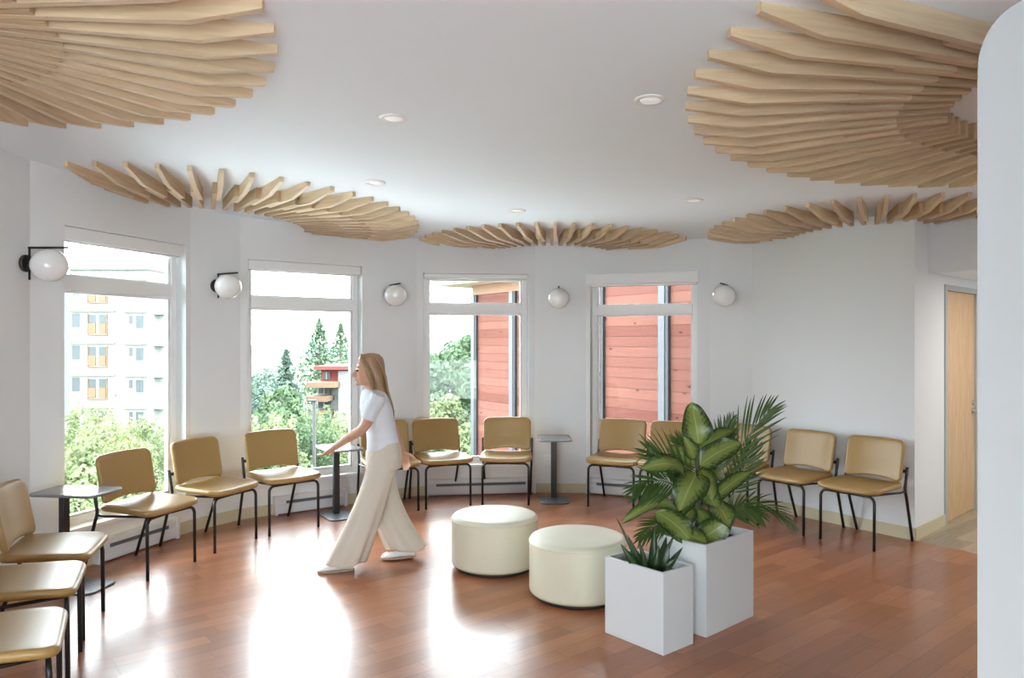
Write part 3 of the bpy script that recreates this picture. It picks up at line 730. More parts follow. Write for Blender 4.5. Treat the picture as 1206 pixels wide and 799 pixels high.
# palm
pr=Vector((pc.x+.06,pc.y+.05,0))
pm=thing('parlour_palm','feathery palm with long thin leaflets rising behind the broad leaves','plant',(pr.x,pr.y,.45)); offp=-Vector((pr.x,pr.y,.45))
def frond(ctrl,ll,spread,nlf,start=.35,leafw=.011,droop=.15,updir=(0,-.4,1)):
    """ctrl: 3 world points of the rachis"""
    P0,P1,P2=[Vector(c) for c in ctrl]; bz=lambda t:P0*(1-t)**2+P1*2*t*(1-t)+P2*t*t
    mb=MB(); path=[bz(k/16)+offp for k in range(17)]; mb.tube(path,.004,6,radii=[.0055-.0045*k/16 for k in range(17)]); r_=mb.build('frond',M['palm'],pm)
    mb=MB()
    for k in range(nlf):
        t=start+(1-start)*k/(nlf-1); c=bz(t); tan=(bz(min(1,t+.02))-bz(t-.02)).normalized()
        up=Vector(updir); side=tan.cross(up).normalized(); up=side.cross(tan).normalized()
        f=(t-start)/(1-start); l=ll*(.65+.6*sin(pi*min(1,f*.8+.15)))*(1-.35*f)*random.uniform(.9,1.1)
        for s_ in (-1,1):
            a=spread*(1-.65*f)+random.uniform(-.06,.06)
            d=(tan*cos(a)+side*(s_*sin(a))+up*random.uniform(-.02,.12)).normalized()
            tip=c+d*l+Vector((0,0,-droop*l*random.uniform(.6,1.3)))
            leafmesh(mb,c+offp,tip+offp,leafw*random.uniform(.8,1.2),up,.05,fold=.4,nl=6,nw=2)
    fixn
    mb.build('leaflets',M['palm'],r_)
def F3(p,q,r,*a,**k): frond((wp(p[0],p[1],YP+p[2]),wp(q[0],q[1],YP+q[2]),wp(r[0],r[1],YP+r[2])),*a,**k)
F3((838,620,.05),(850,545,.05),(903,487,.05),.29,.62,14,start=.40,droop=.03,updir=(-.6,-1,.5),leafw=.013)
F3((832,620,.03),(818,560,.0),(768,535,-.05),.25,.62,14,start=.45,droop=.0,updir=(.3,-1,.5),leafw=.012)
F3((840,620,.05),(882,566,.02),(932,618,-.05),.15,.7,12,start=.40,droop=.2,updir=(.3,-.8,1),leafw=.010)
F3((828,620,.0),(795,545,-.1),(752,575,-.2),.20,.8,16,start=.45,droop=.3,updir=(-.3,-1,.7),leafw=.014)
F3((838,620,.08),(838,545,.12),(858,500,.12),.17,.65,18,start=.45,droop=.03,updir=(0,-1,.3),leafw=.012)
F3((820,628,-.05),(788,600,-.12),(757,632,-.2),.13,.8,12,start=.4,droop=.2,updir=(-.3,-1,1),leafw=.013)
F3((842,620,.08),(872,570,.12),(884,525,.1),.17,.8,18,start=.40,droop=.08,updir=(.2,-1,.5),leafw=.011)
F3((842,622,.02),(868,585,-.05),(892,605,-.12),.14,.9,16,start=.35,droop=.25,updir=(.2,-1,.8),leafw=.012)
F3((838,620,.1),(830,560,.2),(800,520,.3),.18,.8,14,start=.45,droop=.1,updir=(0,-1,.5),leafw=.012)
# small plant
sp=thing('sword_leaf_plant','low dark green plant with pointed sword leaves in the small planter','plant',(sc.x,sc.y,.37)); offs=-Vector((sc.x,sc.y,.37))
YS=sc.y
for b_,t_,w,bd_,nr in [((760,672,-.02),(731,641,-.04),.05,.10,(-.5,-1,.6)),((757,672,0),(726,610,.02),.018,.10,(0,-1,.3)),((762,673,0),(739,630,.0),.03,.06,(-.2,-1,.3)),
  ((764,674,0),(752,636,.02),.03,.05,(0,-1,.2)),((766,675,.0),(771,620,.03),.05,.05,(0,-1,.2)),((770,677,-.02),(796,627,.0),.03,-.05,(.3,-1,.4)),((772,676,-.03),(787,640,-.03),.065,.05,(.2,-1,.3)),
  ((773,677,-.04),(804,645,-.06),.04,.12,(.3,-.8,.8)),((768,678,-.05),(776,642,-.06),.05,.06,(-.1,-1,.3)),((774,679,-.05),(799,655,-.1),.04,.15,(.3,-.7,1)),((762,677,-.06),(757,648,-.08),.04,.06,(-.1,-1,.3)),((765,674,.06),(745,645,.12),.04,.1,(0,-1,.6)),((772,672,.06),(785,632,.12),.045,.08,(0,-1,.6))]:
    mb=MB(); leafmesh(mb,wp(b_[0],b_[1]+8,YS+b_[2])+offs,wp(t_[0],t_[1],YS+t_[2])+offs,w,nr,bd_,fold=.45,wav=.15); mb.build('leaf',M['sword'],sp)

# ------------------------------------------------------------------ walking person
# local frame: x = direction of travel (towards image left), y = her right... built directly in world metres about her hip
YF=5.45
def W(px,py,dy=0): return wp(px,py,YF+dy)
pp=thing('person','woman with brown hair walking left in a pale top and wide beige trousers, reaching forward','person',(-.93,5.48,0)); po=-Vector((-.93,5.48,0))
Fd=Vector((-.96,-.28,0)).normalized()          # walking direction
Sd=Vector((-Fd.y,Fd.x,0))                      # her left  (towards the camera when negative y)
if Sd.y>0: Sd=-Sd                              # camera side
Up=Vector((0,0,1))
hip=Vector((-.93,5.48,.82))
def lp(f,s,z): return Vector((hip.x,hip.y,0))+Fd*f+Sd*s+Up*z+po
def loft(mb,secs,n=20,cap=True):
    """secs: (centre, ax vector (half width), ay vector)"""
    mb.rings([[c+a*cos(2*pi*k/n)+b*sin(2*pi*k/n) for k in range(n)] for c,a,b in secs],cap=cap)
def limb(mb,pts,radii,n=14):
    # resample smoothly
    P_=[Vector(p) for p in pts]; out=[];rr=[]
    for i in range(len(P_)-1):
        p0=P_[max(i-1,0)];p1=P_[i];p2=P_[i+1];p3=P_[min(i+2,len(P_)-1)]
        for k in range(6):
            t=k/6; out.append(.5*((2*p1)+(p2-p0)*t+(2*p0-5*p1+4*p2-p3)*t*t+(3*p1-p0-3*p2+p3)*t**3)); rr.append(radii[i]+(radii[i+1]-radii[i])*t)
    out.append(P_[-1]); rr.append(radii[-1]); mb.tube(out,.1,n,radii=rr)
# joints
pel=lp(0,0,.83); chest=lp(.05,0,1.12); neck=lp(.08,0,1.27); head=lp(.115,0,1.405)
shN=lp(.06,.165,1.235); shF=lp(.07,-.165,1.235)
hpN=lp(0,.085,.80); hpF=lp(.02,-.085,.80)
knN=lp(.12,.09,.44); anN=lp(.30,.09,.09); knF=lp(-.02,-.08,.43); anF=lp(-.16,-.08,.10)
body=MB()
# torso
T=[(.70,0.0,.15,.10),(.78,0,.165,.115),(.86,.0,.155,.11),(.95,.02,.125,.095),(1.05,.045,.135,.10),(1.14,.06,.155,.108),(1.21,.065,.165,.095),(1.255,.07,.12,.075),(1.275,.078,.06,.055)]
loft(body,[(lp(f,0,z),Sd*w,Fd*d) for z,f,w,d in T])
limb(body,[lp(.075,0,1.24),lp(.09,0,1.30),lp(.10,0,1.35)],[.056,.047,.05])
# head
hR=Matrix.Rotation(0,4,'X')
hc=head
def hp_(f,s,z): return hc+Fd*f+Sd*s+Up*z
loft(body,[(hp_(.015,0,-.105),Sd*.022,Fd*.03),(hp_(.012,0,-.095),Sd*.042,Fd*.055),(hp_(.005,0,-.065),Sd*.056,Fd*.075),(hp_(.0,0,-.03),Sd*.066,Fd*.085),(hp_(-.005,0,.01),Sd*.072,Fd*.092),(hp_(-.01,0,.05),Sd*.072,Fd*.09),(hp_(-.015,0,.085),Sd*.058,Fd*.072),(hp_(-.018,0,.108),Sd*.034,Fd*.04),(hp_(-.018,0,.116),Sd*.008,Fd*.01)])
limb(body,[hp_(.082,0,.012),hp_(.095,0,-.012),hp_(.106,0,-.030),hp_(.085,0,-.036)],[.008,.011,.014,.010],8)   # nose
limb(body,[hp_(.078,.018,-.066),hp_(.086,0,-.062),hp_(.078,-.018,-.066)],[.008,.010,.008],8)                  # lips
body.ell(hp_(.070,0,-.092),(.02,.02,.016),10,8)                                                              # chin
for s_ in (1,-1):
    body.ell(hp_(-.005,s_*.073,-.01),(.016,.010,.028),10,8)                                                 # ears
    body.ell(hp_(.055,s_*.036,-.025),(.02,.016,.016),10,8)
# arms: near arm reaches forward and down, far arm swings back
handN=W(393,528,-.05)+po
elN=(shN+handN)/2+Vector((.06,-.03,-.035))
limb(body,[shN+Up*.0,shN*.6+elN*.4,elN,elN*.5+handN*.5,handN],[.052,.044,.036,.033,.023])
elF=lp(-.07,-.23,1.0); handF=lp(-.16,-.22,.78)
limb(body,[shF,shF*.6+elF*.4,elF,elF*.5+handF*.5,handF],[.052,.044,.036,.033,.023])
def hand(w_,dirn,palm_n,thumb_side,curl):
    dirn=dirn.normalized(); palm_n=(palm_n-dirn*palm_n.dot(dirn)).normalized(); sd=dirn.cross(palm_n).normalized()
    loft(body,[(w_,sd*.024,palm_n*.018),(w_+dirn*.03,sd*.034,palm_n*.016),(w_+dirn*.07,sd*.040,palm_n*.014),(w_+dirn*.088,sd*.038,palm_n*.011)],14)
    for j,(o_,l_) in enumerate(((-.029,.068),(-.010,.078),(.010,.073),(.028,.056))):
        b=w_+dirn*.082+sd*o_; pts=[b-dirn*.02]; d=dirn.copy(); p=b; pts.append(p)
        for s2 in (.42,.32,.26):
            d=(Matrix.Rotation(curl,3,sd)@d); p=p+d*l_*s2; pts.append(p)
        limb(body,pts,[.0095,.0092,.0086,.008,.0068],8)
    b=w_+dirn*.028+sd*(thumb_side*.026); d=(dirn*.6+sd*thumb_side*.75+palm_n*.2).normalized()
    limb(body,[b-d*.01,b+d*.03,b+d*.05+dirn*.015,b+d*.058+dirn*.035],[.013,.0115,.010,.008],8)
hand(handN,(handN-elN),Vector((.2,-.1,-1)),-1,-.25)
hand(handF,(handF-elF),Vector((.3,1,0)),1,-.30)
# legs and feet
limb(body,[hpN,(hpN+knN)/2,knN,(knN+anN)/2+Fd*-.02,anN],[.088,.072,.055,.05,.034])
limb(body,[hpF,(hpF+knF)/2,knF,(knF+anF)/2,anF],[.088,.072,.055,.05,.034])
def footp(an,pitch):
    R_=Matrix.Rotation(pitch,3,Sd.cross(Vector((0,0,0))) if False else Sd)
    return lambda f,s,z: an+R_@(Fd*f+Sd*s+Up*(z))
fN=footp(anN,-.0); fF=footp(anF,0.0)
for f_ in (fN,fF):
    limb(body,[f_(0,0,0),f_(-.02,0,-.04),f_(.05,0,-.045),f_(.13,0,-.06)],[.034,.034,.034,.02],10)
b_=body.build('body',M['skin'],pp)
rm=b_.modifiers.new('r','REMESH'); rm.mode='VOXEL'; rm.voxel_size=.0055; rm.use_smooth_shade=True
sm=b_.modifiers.new('s','SMOOTH'); sm.factor=.5; sm.iterations=3
# hair: long, falling behind the shoulders
mb=MB()
loft(mb,[(hp_(-.02,0,.128),Sd*.015,Fd*.02),(hp_(-.02,0,.118),Sd*.052,Fd*.062),(hp_(-.02,0,.09),Sd*.075,Fd*.088),(hp_(-.028,0,.05),Sd*.085,Fd*.090),(hp_(-.045,0,.0),Sd*.088,Fd*.078),(hp_(-.062,0,-.05),Sd*.086,Fd*.066),(hp_(-.075,0,-.10),Sd*.085,Fd*.056),(hp_(-.10,0,-.16),Sd*.088,Fd*.048),(hp_(-.125,0,-.22),Sd*.080,Fd*.038),(hp_(-.14,0,-.27),Sd*.055,Fd*.025),(hp_(-.145,0,-.29),Sd*.02,Fd*.012)],28)
for k in range(26):   # strands
    s_=-.085+.17*k/25; mb.tube([hp_(-.02,s_*.5,.12),hp_(-.07,s_*.95,.06),hp_(-.115,s_*1.0,-.04),hp_(-.13,s_*1.0,-.14),hp_(-.165,s_*.95,-.25),hp_(-.18,s_*.85,-.30-.02*(k%3))],.008,6,radii=[.006,.009,.009,.009,.007,.002])
for s_ in (1,-1):
    mb.tube([hp_(.045,s_*.02,.115),hp_(.055,s_*.058,.08),hp_(.02,s_*.080,.03),hp_(-.005,s_*.086,-.04),hp_(-.03,s_*.085,-.13)],.012,8,radii=[.012,.018,.02,.02,.010])
mb.build('hair',M['hair'],pp)
for s_ in (1,-1):
    mb=MB(); mb.ell(hp_(.080,s_*.030,.003),(.010,.010,.007),12,8); mb.build('eye',M['eye'],pp)
    mb=MB(); mb.tube([hp_(.082,s_*.016,.026),hp_(.083,s_*.032,.031),hp_(.070,s_*.050,.024)],.0035,6); mb.build('eyebrow',M['hair'],pp)
mb=MB(); mb.tube([hp_(.086,.016,-.064),hp_(.0955,0,-.062),hp_(.086,-.016,-.064)],.005,8); mb.build('lips',M['lip'],pp)
# top: torso shell, short sleeves
mb=MB(); e=.014
Tt=[(.80,.0,.168,.122),(.84,.0,.165,.122),(.90,.01,.150,.114),(.97,.025,.142,.108),(1.05,.045,.150,.115),(1.14,.06,.168,.120),(1.21,.067,.172,.106),(1.25,.072,.135,.088),(1.272,.078,.085,.07)]
loft(mb,[(lp(f+.004*sin(z*70),0,z),Sd*w,Fd*d) for z,f,w,d in Tt],32)
for sh,el in ((shN,elN),(shF,elF)):
    q=(el-sh); limb(mb,[sh-q*.05,sh+q*.3,sh+q*.72],[.062,.058,.056],18)
t_=mb.build('top',M['top'],pp); rm=t_.modifiers.new('r','REMESH'); rm.mode='VOXEL'; rm.voxel_size=.009; rm.use_smooth_shade=True; sm=t_.modifiers.new('s','SMOOTH'); sm.iterations=3
# trousers: wide legs with flowing hems
mb=MB()
loft(mb,[(lp(0,0,.70),Sd*.165,Fd*.125),(lp(0,0,.77),Sd*.176,Fd*.128),(lp(0,0,.84),Sd*.168,Fd*.122),(lp(.005,0,.895),Sd*.150,Fd*.112)],32)
def leg_(h_,k_,a_,ph,hem):
    secs=[]; n=36; rs=[]
    for i in range(25):
        t=i/24
        c=h_*(1-t)**2+ (k_*2-(h_+a_)*.5)*2*t*(1-t)+a_*t*t
        w=.098+.0*t+ (hem-.098)*max(0,(t-.35)/.65)**1.2; d=w*1.08
        ring=[]
        for k in range(n):
            q=2*pi*k/n; rip=1+.075*t*sin(5*q+ph+t*2)+.05*t*sin(9*q-ph)
            ring.append(c+Sd*(w*.86*rip*cos(q))+Fd*(d*rip*sin(q))+Up*(-.012*sin(3*q+ph)*t))
        rs.append(ring)
    mb.rings(rs)
leg_(hpN+Up*.02,knN,anN+Up*-.035+Fd*-.015,1.,.135); leg_(hpF+Up*.02,knF,anF+Up*-.02+Fd*-.02,2.5,.135)
t_=mb.build('trousers',M['trousers'],pp); rm=t_.modifiers.new('r','REMESH'); rm.mode='VOXEL'; rm.voxel_size=.010; rm.use_smooth_shade=True; sm=t_.modifiers.new('s','SMOOTH'); sm.iterations=2
# shoes
for f_ in (fN,fF):
    mb=MB(); secs=[]
    for f,w,h in ((-.075,.012,.02),(-.068,.028,.055),(-.04,.036,.072),(0,.038,.078),(.04,.040,.066),(.09,.047,.050),(.13,.047,.040),(.155,.036,.032),(.172,.012,.016)):
        secs.append((f_(f,0,-.09+h/2+.008),Sd*w,Up*(h/2)))
    loft(mb,secs,20); s_=mb.build('shoe',M['shoe'],pp)
    mb=MB(); rs=[]
    for z in (-.0895,-.076):
        rs.append([f_(.048+.128*cos(2*pi*k/28),(.040+.008*cos(2*pi*k/28))*sin(2*pi*k/28),z) for k in range(28)])
    mb.rings(rs,smooth=False); mb.build('sole',M['sole'],s_)
# ------------------------------------------------------------------ outdoors
GZ=-9.5
mb=MB(); mb.box((-900,9.0,GZ-1),(700,900,GZ)); mb.box((-900,-60,GZ-1),(700,9.0,GZ)); tag(mb.build('ground',M['ground']),'green ground far below the windows','ground',None,'structure')
# distant hills
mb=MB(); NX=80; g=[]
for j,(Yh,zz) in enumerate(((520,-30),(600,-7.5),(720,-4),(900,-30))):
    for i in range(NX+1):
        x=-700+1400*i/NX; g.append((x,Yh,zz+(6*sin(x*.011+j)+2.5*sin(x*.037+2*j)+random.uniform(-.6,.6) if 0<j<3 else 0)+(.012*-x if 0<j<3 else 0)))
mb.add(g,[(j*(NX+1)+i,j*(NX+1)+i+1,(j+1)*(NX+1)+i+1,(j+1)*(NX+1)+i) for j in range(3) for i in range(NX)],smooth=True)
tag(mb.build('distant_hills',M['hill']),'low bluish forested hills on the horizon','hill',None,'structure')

def leafcards(mb,pts,size,rnd=1.0):
    for p,nrm in pts:
        u=Vector((random.gauss(0,1),random.gauss(0,1),random.gauss(0,1))); nn=(nrm+u*.6*rnd).normalized()
        a=nn.cross(Vector((random.gauss(0,1),random.gauss(0,1),random.gauss(0,1)))).normalized(); b=nn.cross(a)
        s=size*random.uniform(.6,1.3)
        mb.add([p-a*s,p-b*s*.45,p+a*s,p+b*s*.45],[(0,1,2,3)])
def tree(name,label,x,y,top,rad,h,m,nleaf,size,lumps=14,group=None):
    """rounded crown of many leaf clumps on a trunk; top = crown top height, h = crown height"""
    t=thing(name,label,'tree',(x,y,GZ),group=group); mb=MB(); cz=top-h/2-GZ
    L_=[]
    for k in range(lumps):
        a=random.uniform(0,2*pi); v=random.uniform(-.85,.95); rr=sqrt(max(0,1-v*v))*random.uniform(.35,.8)
        L_.append((Vector((cos(a)*rr*rad,sin(a)*rr*rad,cz+v*h*.40)),rad*random.uniform(.35,.55)))
    pts=[]
    for k in range(nleaf):
        c,r=random.choice(L_); u=Vector((random.gauss(0,1),random.gauss(0,1),random.gauss(0,1))).normalized()
        pts.append((c+u*r*random.uniform(.75,1.05),u))
    leafcards(mb,pts,size); mb.build('foliage',m,t)
    mb=MB(); mb.tube([(0,0,-.1),(.1,0,cz*.5),(0,.1,cz)],.2,8,radii=[.22,.16,.07]); mb.build('trunk',M['bark'],t); return t
def shrubby(name,label,x,y,top,rad,h,m,nleaf,size,group=None):
    """upright feathery shoots"""
    t=thing(name,label,'tree',(x,y,GZ),group=group); mb=MB(); pts=[]
    for k in range(60):
        a=random.uniform(0,2*pi); r=rad*sqrt(random.random()); tz=top-GZ-random.uniform(0,.9)-(r/rad)*.5; bz=tz-h*random.uniform(.5,1)
        for j in range(nleaf//60):
            f=random.random(); z=bz+(tz-bz)*f; w=.30*(1-f)+.06; b=random.uniform(0,2*pi)
            pts.append((Vector((cos(a)*r*(1+.1*f)+cos(b)*w,sin(a)*r+sin(b)*w,z)),Vector((cos(b),sin(b),.6))))
    leafcards(mb,pts,size); mb.build('foliage',m,t)
    mb=MB(); mb.tube([(0,0,-.1),(0,.05,(top-GZ)*.6)],.1,8,radii=[.13,.05]); mb.build('trunk',M['bark'],t); return t
def fir(label,x,y,top,rad,m,nb=150,size=.28,group=None,base=GZ):
    t=thing('fir_tree',label,'tree',(x,y,base),group=group); H=top-base; mb=MB(); pts=[]
    mb2=MB(); mb2.tube([(0,0,-.1),(0,0,H*.95)],.2,8,radii=[.3,.02]); mb2.build('trunk',M['bark'],t)
    for k in range(nb):
        f=(k+.5)/nb; f=f**.8; z=H*(.10+.89*f); L_=rad*(1-f)**.95*random.uniform(.6,1.15)+.06; a=k*2.399+random.uniform(-.3,.3)
        nq=int(10+34*(1-f))
        for j in range(nq):
            s=random.random()**.7; d=L_*s; zz=z+.10*d-.28*d*d/max(L_,.3)
            wv=random.uniform(-1,1)*.22*L_*(.25+(1-abs(s-.5)))
            pts.append((Vector((cos(a)*d-sin(a)*wv,sin(a)*d+cos(a)*wv,zz-random.uniform(0,.25))),Vector((0,0,1))))
    leafcards(mb,pts,size,1.2); mb.build('foliage',m,t); return t
# trees below the first window
for px,py,Y,r_,lab in ((88,466,19.8,1.4,'feathery bright green tree at the left edge of the first window'),(118,486,14.6,1.0,'feathery bright green tree low in the middle of the first window'),(150,482,17.2,1.2,'feathery bright green tree below the balcony end of the white block'),(182,476,22.4,1.4,'feathery bright green tree beside the right frame of the first window')):
    p=wp(px,py,Y); shrubby('feathery_tree',lab,p.x,p.y,p.z,r_,3.2,M['leaf_light'],14000,.062)
p=wp(112,540,11.5); shrubby('feathery_tree','nearest feathery tree right under the first window',p.x,p.y,p.z,1.6,2.6,M['leaf_light'],15000,.055)
p=wp(188,398,80); tree('dense_tree','green tree behind the balcony end of the white apartment block',p.x,p.y+6,p.z,3.4,12,M['leaf_fir'],5000,.4)
# second window
p=wp(376,372,46); fir('tallest pointed fir, in the middle of the second window',p.x,p.y,p.z,5.4,M['leaf_fir'],300,.15)
p=wp(401,378,57); fir('second tallest fir, beside the right frame of the second window',p.x,p.y,p.z,5.6,M['leaf_fir'],280,.15)
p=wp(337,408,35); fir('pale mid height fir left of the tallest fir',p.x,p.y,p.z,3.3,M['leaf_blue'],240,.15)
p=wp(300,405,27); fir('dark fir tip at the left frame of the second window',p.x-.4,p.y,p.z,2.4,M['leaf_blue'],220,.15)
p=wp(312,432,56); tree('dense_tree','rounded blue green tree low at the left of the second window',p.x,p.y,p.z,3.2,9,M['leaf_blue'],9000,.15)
p=wp(336,446,29); tree('dense_tree','mid green tree in front of the tallest fir',p.x,p.y,p.z,1.05,5,M['leaf_mid'],6000,.14)
for px,py,Y,r_,lab in ((305,470,17,1.0,'bright feathery tree at the lower left of the second window'),(338,460,19.6,1.2,'bright feathery tree in the lower middle of the second window'),(364,478,22.4,1.1,'bright feathery tree behind the street lamp'),(402,475,25,1.2,'bright feathery tree at the lower right of the second window')):
    p=wp(px,py,Y); shrubby('feathery_tree',lab,p.x,p.y,p.z,r_,4.2,M['leaf_light' if px!=338 else 'leaf_mid'],13000,.07)
# third window
p=wp(538,396,30); tree('dense_tree','large green broadleaf tree beside the cedar wing',p.x,p.y,p.z,1.7,6.5,M['leaf_mid'],14000,.13,22)
p=wp(562,360,24); tree('dense_tree','slender tree touching the left edge of the cedar wing',p.x,p.y,p.z,.55,4.5,M['leaf_mid'],2500,.11,10)
p=wp(522,458,24); tree('dense_tree','small light green tree low in the third window',p.x,p.y,p.z,.95,3.4,M['leaf_light'],6000,.10)
p=wp(547,505,22); tree('dense_tree','light green bush top behind the left front facing chair',p.x,p.y,p.z,.8,2.0,M['leaf_light'],4000,.10)
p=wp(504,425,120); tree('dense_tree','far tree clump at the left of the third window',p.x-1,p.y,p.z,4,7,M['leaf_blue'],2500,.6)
# street lamp
p=gp(0,0); b_=wp(370,473,18.4)
t=thing('street_lamp','slim dark street lamp among the trees in the second window','street lamp',(b_.x,b_.y,GZ)); mb=MB(); mb.tube([(0,0,0),(0,0,b_.z-GZ)],.045,8); mb.build('pole',M['postdark'],t)
mb=MB(); mb.box((-.16,-.05,b_.z-GZ),(.05,.05,b_.z-GZ+.04)); mb.build('lamp_head',M['postdark'],t,bevel=.01)
b_=wp(136,466,40)
t=thing('chimney_pipe','thin grey flue pipe in front of the white apartment block','pipe',(b_.x,b_.y,GZ)); mb=MB(); mb.tube([(0,0,0),(0,0,b_.z-GZ)],.05,8); mb.build('pipe',M['slot'],t); mb=MB(); mb.tube([(0,0,b_.z-GZ),(0,0,b_.z-GZ+.12)],.09,8); mb.build('cap',M['slot'],t)

# white apartment block
Yb=68.; k_=Yb/F
fx=lambda px:(px-CX)*k_; fz=lambda py:HC-(py-H0)*k_
bt=thing('apartment_building','white apartment block with orange balustrades seen through the first window','building',(fx(120),Yb,GZ)); O=Vector((fx(120),Yb,GZ))
def bpart(name,m,boxes,parent=bt,bevel=0):
    mb=MB()
    for (xa,xb,ya,yb,d0,d1) in boxes: mb.box((xa-O.x,d0-O.y,yb-O.z),(xb-O.x,d1-O.y,ya-O.z))
    return mb.build(name,m,parent)
bpart('wall',M['plaster'],[(fx(82),fx(175),fz(318),GZ,Yb,Yb+12)])
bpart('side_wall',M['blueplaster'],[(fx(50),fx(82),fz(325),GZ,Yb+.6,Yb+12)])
bpart('roof_edge',M['ledge'],[(fx(80),fx(177),fz(315.5),fz(318),Yb-.4,Yb+12)])
for r_ in range(6):
    dy=37.8*r_-37.8
    for (xa,xb,ya,yb) in ((84.5,94,369.5,386),(152,156.3,372,382),(160,169,372,387)):
        w_=bpart('window',M['darkglass'],[(fx(xa),fx(xb),fz(ya+dy),fz(yb+dy),Yb-.02,Yb+.05)])
    for xa in (104.5,116.5):
        w_=bpart('balcony_door',M['darkglass'],[(fx(xa),fx(xa+8.6),fz(371+dy),fz(393+dy),Yb-.02,Yb+.05)])
        bpart('balustrade',M['orange'],[(fx(xa),fx(xa+8.6),fz(381.5+dy),fz(393+dy),Yb-.10,Yb-.04)],w_)
    bpart('door_surround',M['orange'],[(fx(103.2),fx(104.2),fz(370+dy),fz(395+dy),Yb-.1,Yb+.02),(fx(125.8),fx(126.8),fz(370+dy),fz(395+dy),Yb-.1,Yb+.02),(fx(103),fx(127),fz(394+dy),fz(395.3+dy),Yb-.15,Yb+.02)])
    bpart('ledge',M['ledge'],[(fx(82),fx(136),fz(366+dy),fz(367.5+dy),Yb-.25,Yb+.02),(fx(146),fx(173),fz(367+dy),fz(368.5+dy),Yb-.25,Yb+.02)])
    bpart('balcony_slab',M['plaster'],[(fx(175),fx(196),fz(367.5+dy),fz(370+dy),Yb+1,Yb+3)])
bpart('balcony_post',M['plaster'],[(fx(195),fx(196),fz(330),GZ,Yb+1,Yb+1.2)])
# red building
Yb=38.; k_=Yb/F; O=Vector((fx(390),Yb,GZ))
rt=thing('apartment_building','red and white building with balconies among the firs in the second window','building',(O.x,O.y,GZ))
bpart('wall',M['redwall'],[(fx(378),fx(412),fz(434),fz(452),Yb,Yb+3)],rt)
bpart('roof',M['redwall'],[(fx(374),fx(414),fz(431),fz(435),Yb-.8,Yb+3.4)],rt)
bpart('wall',M['plaster'],[(fx(385),fx(402),fz(452),GZ,Yb+.1,Yb+3),(fx(400),fx(416),fz(437),GZ,Yb-.3,Yb+3)],rt)
bpart('wall',M['plaster'],[(fx(371),fx(386),fz(452),GZ,Yb+.5,Yb+3)],rt)
for ya in (449,465,482): bpart('balcony',M['orange'],[(fx(369),fx(393 if ya>450 else 402),fz(ya),fz(ya+6),Yb-1.4,Yb+.2)],rt)
for (xa,xb,ya,yb) in ((381,389,438,447),(375,389,456,464),(375,389,473,481)):
    f_=bpart('window',M['darkglass'],[(fx(xa),fx(xb),fz(ya),fz(yb),Yb-.05,Yb+.1)],rt)
    bpart('window_post',M['plaster'],[(fx((xa+xb)/2-.6),fx((xa+xb)/2+.6),fz(ya),fz(yb),Yb-.1,Yb-.04)],f_)
# house roof low behind the tree
b_=wp(553,494,34); t=thing('house','grey roofed house low beside the cedar wing','house',(b_.x,b_.y,GZ)); mb=MB(); zt_=b_.z-GZ
mb.box((-1.2,0,0),(2.5,4,zt_-.9)); mb.build('wall',M['plaster'],t); mb=MB(); mb.add([(-1.6,-.4,zt_-1.0),(2.9,-.4,zt_-1.0),(2.9,2,zt_),(-1.6,2,zt_),(2.9,4.4,zt_-1.0),(-1.6,4.4,zt_-1.0)],[(0,1,2,3),(3,2,4,5),(0,3,5),(1,4,2),(0,5,4,1)]); mb.build('roof',M['roofgrey'],t)

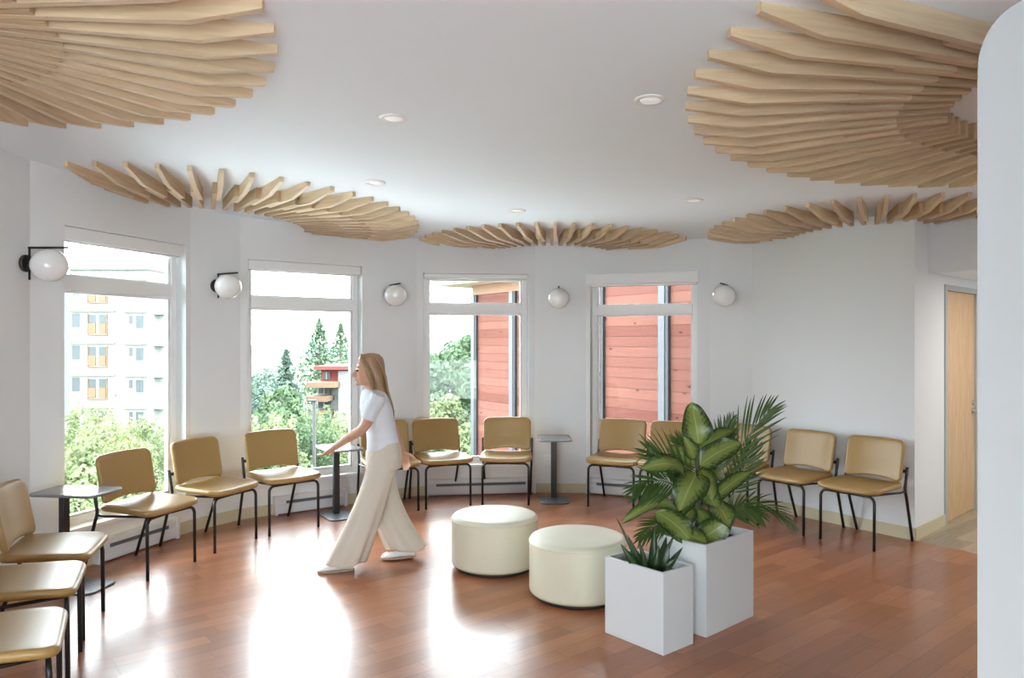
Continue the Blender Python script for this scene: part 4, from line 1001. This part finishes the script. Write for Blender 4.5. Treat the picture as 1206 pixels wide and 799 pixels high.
# cedar clad wing of the same building
WA=Vector((-.69,13.65,0)); wd=Vector((.545,-.84,0)).normalized(); Lw=6.9
wt=thing('cedar_wing','projecting wing with reddish cedar siding and an eave outside the right windows','building',(WA.x,WA.y,0),atan2(wd.y,wd.x))
mb=MB(); mb.box((0,.0,GZ),(Lw,3.2,2.45)); mb.build('cedar_wall',M['cedar'],wt)
mb=MB(); mb.box((-.02,-.03,2.45),(Lw,3.2,2.625)); mb.build('fascia',M['fascia'],wt)
for s_ in (0,1.27,3.52,4.79,6.2):
    mb=MB(); mb.box((s_-.01,-.06,GZ),(s_+.10,.01,2.45)); mb.build('trim_post',M['postlight'],wt)
    mb=MB(); mb.box((s_+.10,-.05,GZ),(s_+.155,.01,2.45)); mb.build('trim_recess',M['postdark'],wt)
Mi=(Matrix.Translation((WA.x,WA.y,0))@Matrix.Rotation(atan2(wd.y,wd.x),4,'Z')).inverted()
rp=[Mi@Vector((x,y,0)) for x,y in ((-1.48,13.8),(-.33,12.45),(2.55,9.0),(3.2,9.5),(4.6,11.),(.8,15.6))]
mb=MB(); mb.prism([(p.x,p.y) for p in rp],2.625,2.70); fixn(mb.build('soffit',M['soffit'],wt))
mb=MB(); mb.prism([(p.x,p.y) for p in rp],2.70,2.86); fixn(mb.build('roof',M['postlight'],wt))

# added unseen to bounce light onto the ceiling: slab below the bay, terrace behind
M['reflecting']=mat('pale_bounce_slab',(.80,.80,.79),.9,noise=.06,nscale=3)
cc=Vector((.3,4.3)); ring=[]
for p in poly[:]:
    d=(p-cc); ring.append(cc+d.normalized()*(d.length+5))
mb=MB(); mb.prism(ring,-1.5,-1.2); tag(fixn(mb.build('bounce_slab',M['reflecting'])),'pale gravel slab added unseen below the bay windows','roof',None,'structure')
mb=MB(); mb.box((-9,-14,-.5),(11,-2.75,-.3)); tag(mb.build('reflector',M['reflecting']),'added unseen pale terrace behind the viewpoint','reflector',None,'structure')

# ------------------------------------------------------------------ camera, light, view
cam_=bpy.data.cameras.new('camera'); co=bpy.data.objects.new('camera',cam_); C.objects.link(co); co.location=(0,0,HC); co.rotation_euler=(pi/2,0,0)
cam_.sensor_width=36; cam_.lens=F/1206*36; cam_.shift_y=2.5/1206; cam_.clip_start=.05; cam_.clip_end=3000; S.camera=co
w=bpy.data.worlds.new('sky'); S.world=w; w.use_nodes=True; bg=w.node_tree.nodes['Background']; bg.inputs[0].default_value=(.84,.935,1,1); bg.inputs[1].default_value=7.5
S.view_settings.view_transform='Standard'; S.view_settings.look='None'; S.view_settings.exposure=1.43; S.view_settings.gamma=1; S.view_settings.use_curve_mapping=False
S.cycles.max_bounces=10; S.cycles.diffuse_bounces=6; S.cycles.glossy_bounces=4; S.cycles.transparent_max_bounces=16; S.cycles.sample_clamp_indirect=6; S.cycles.caustics_reflective=False
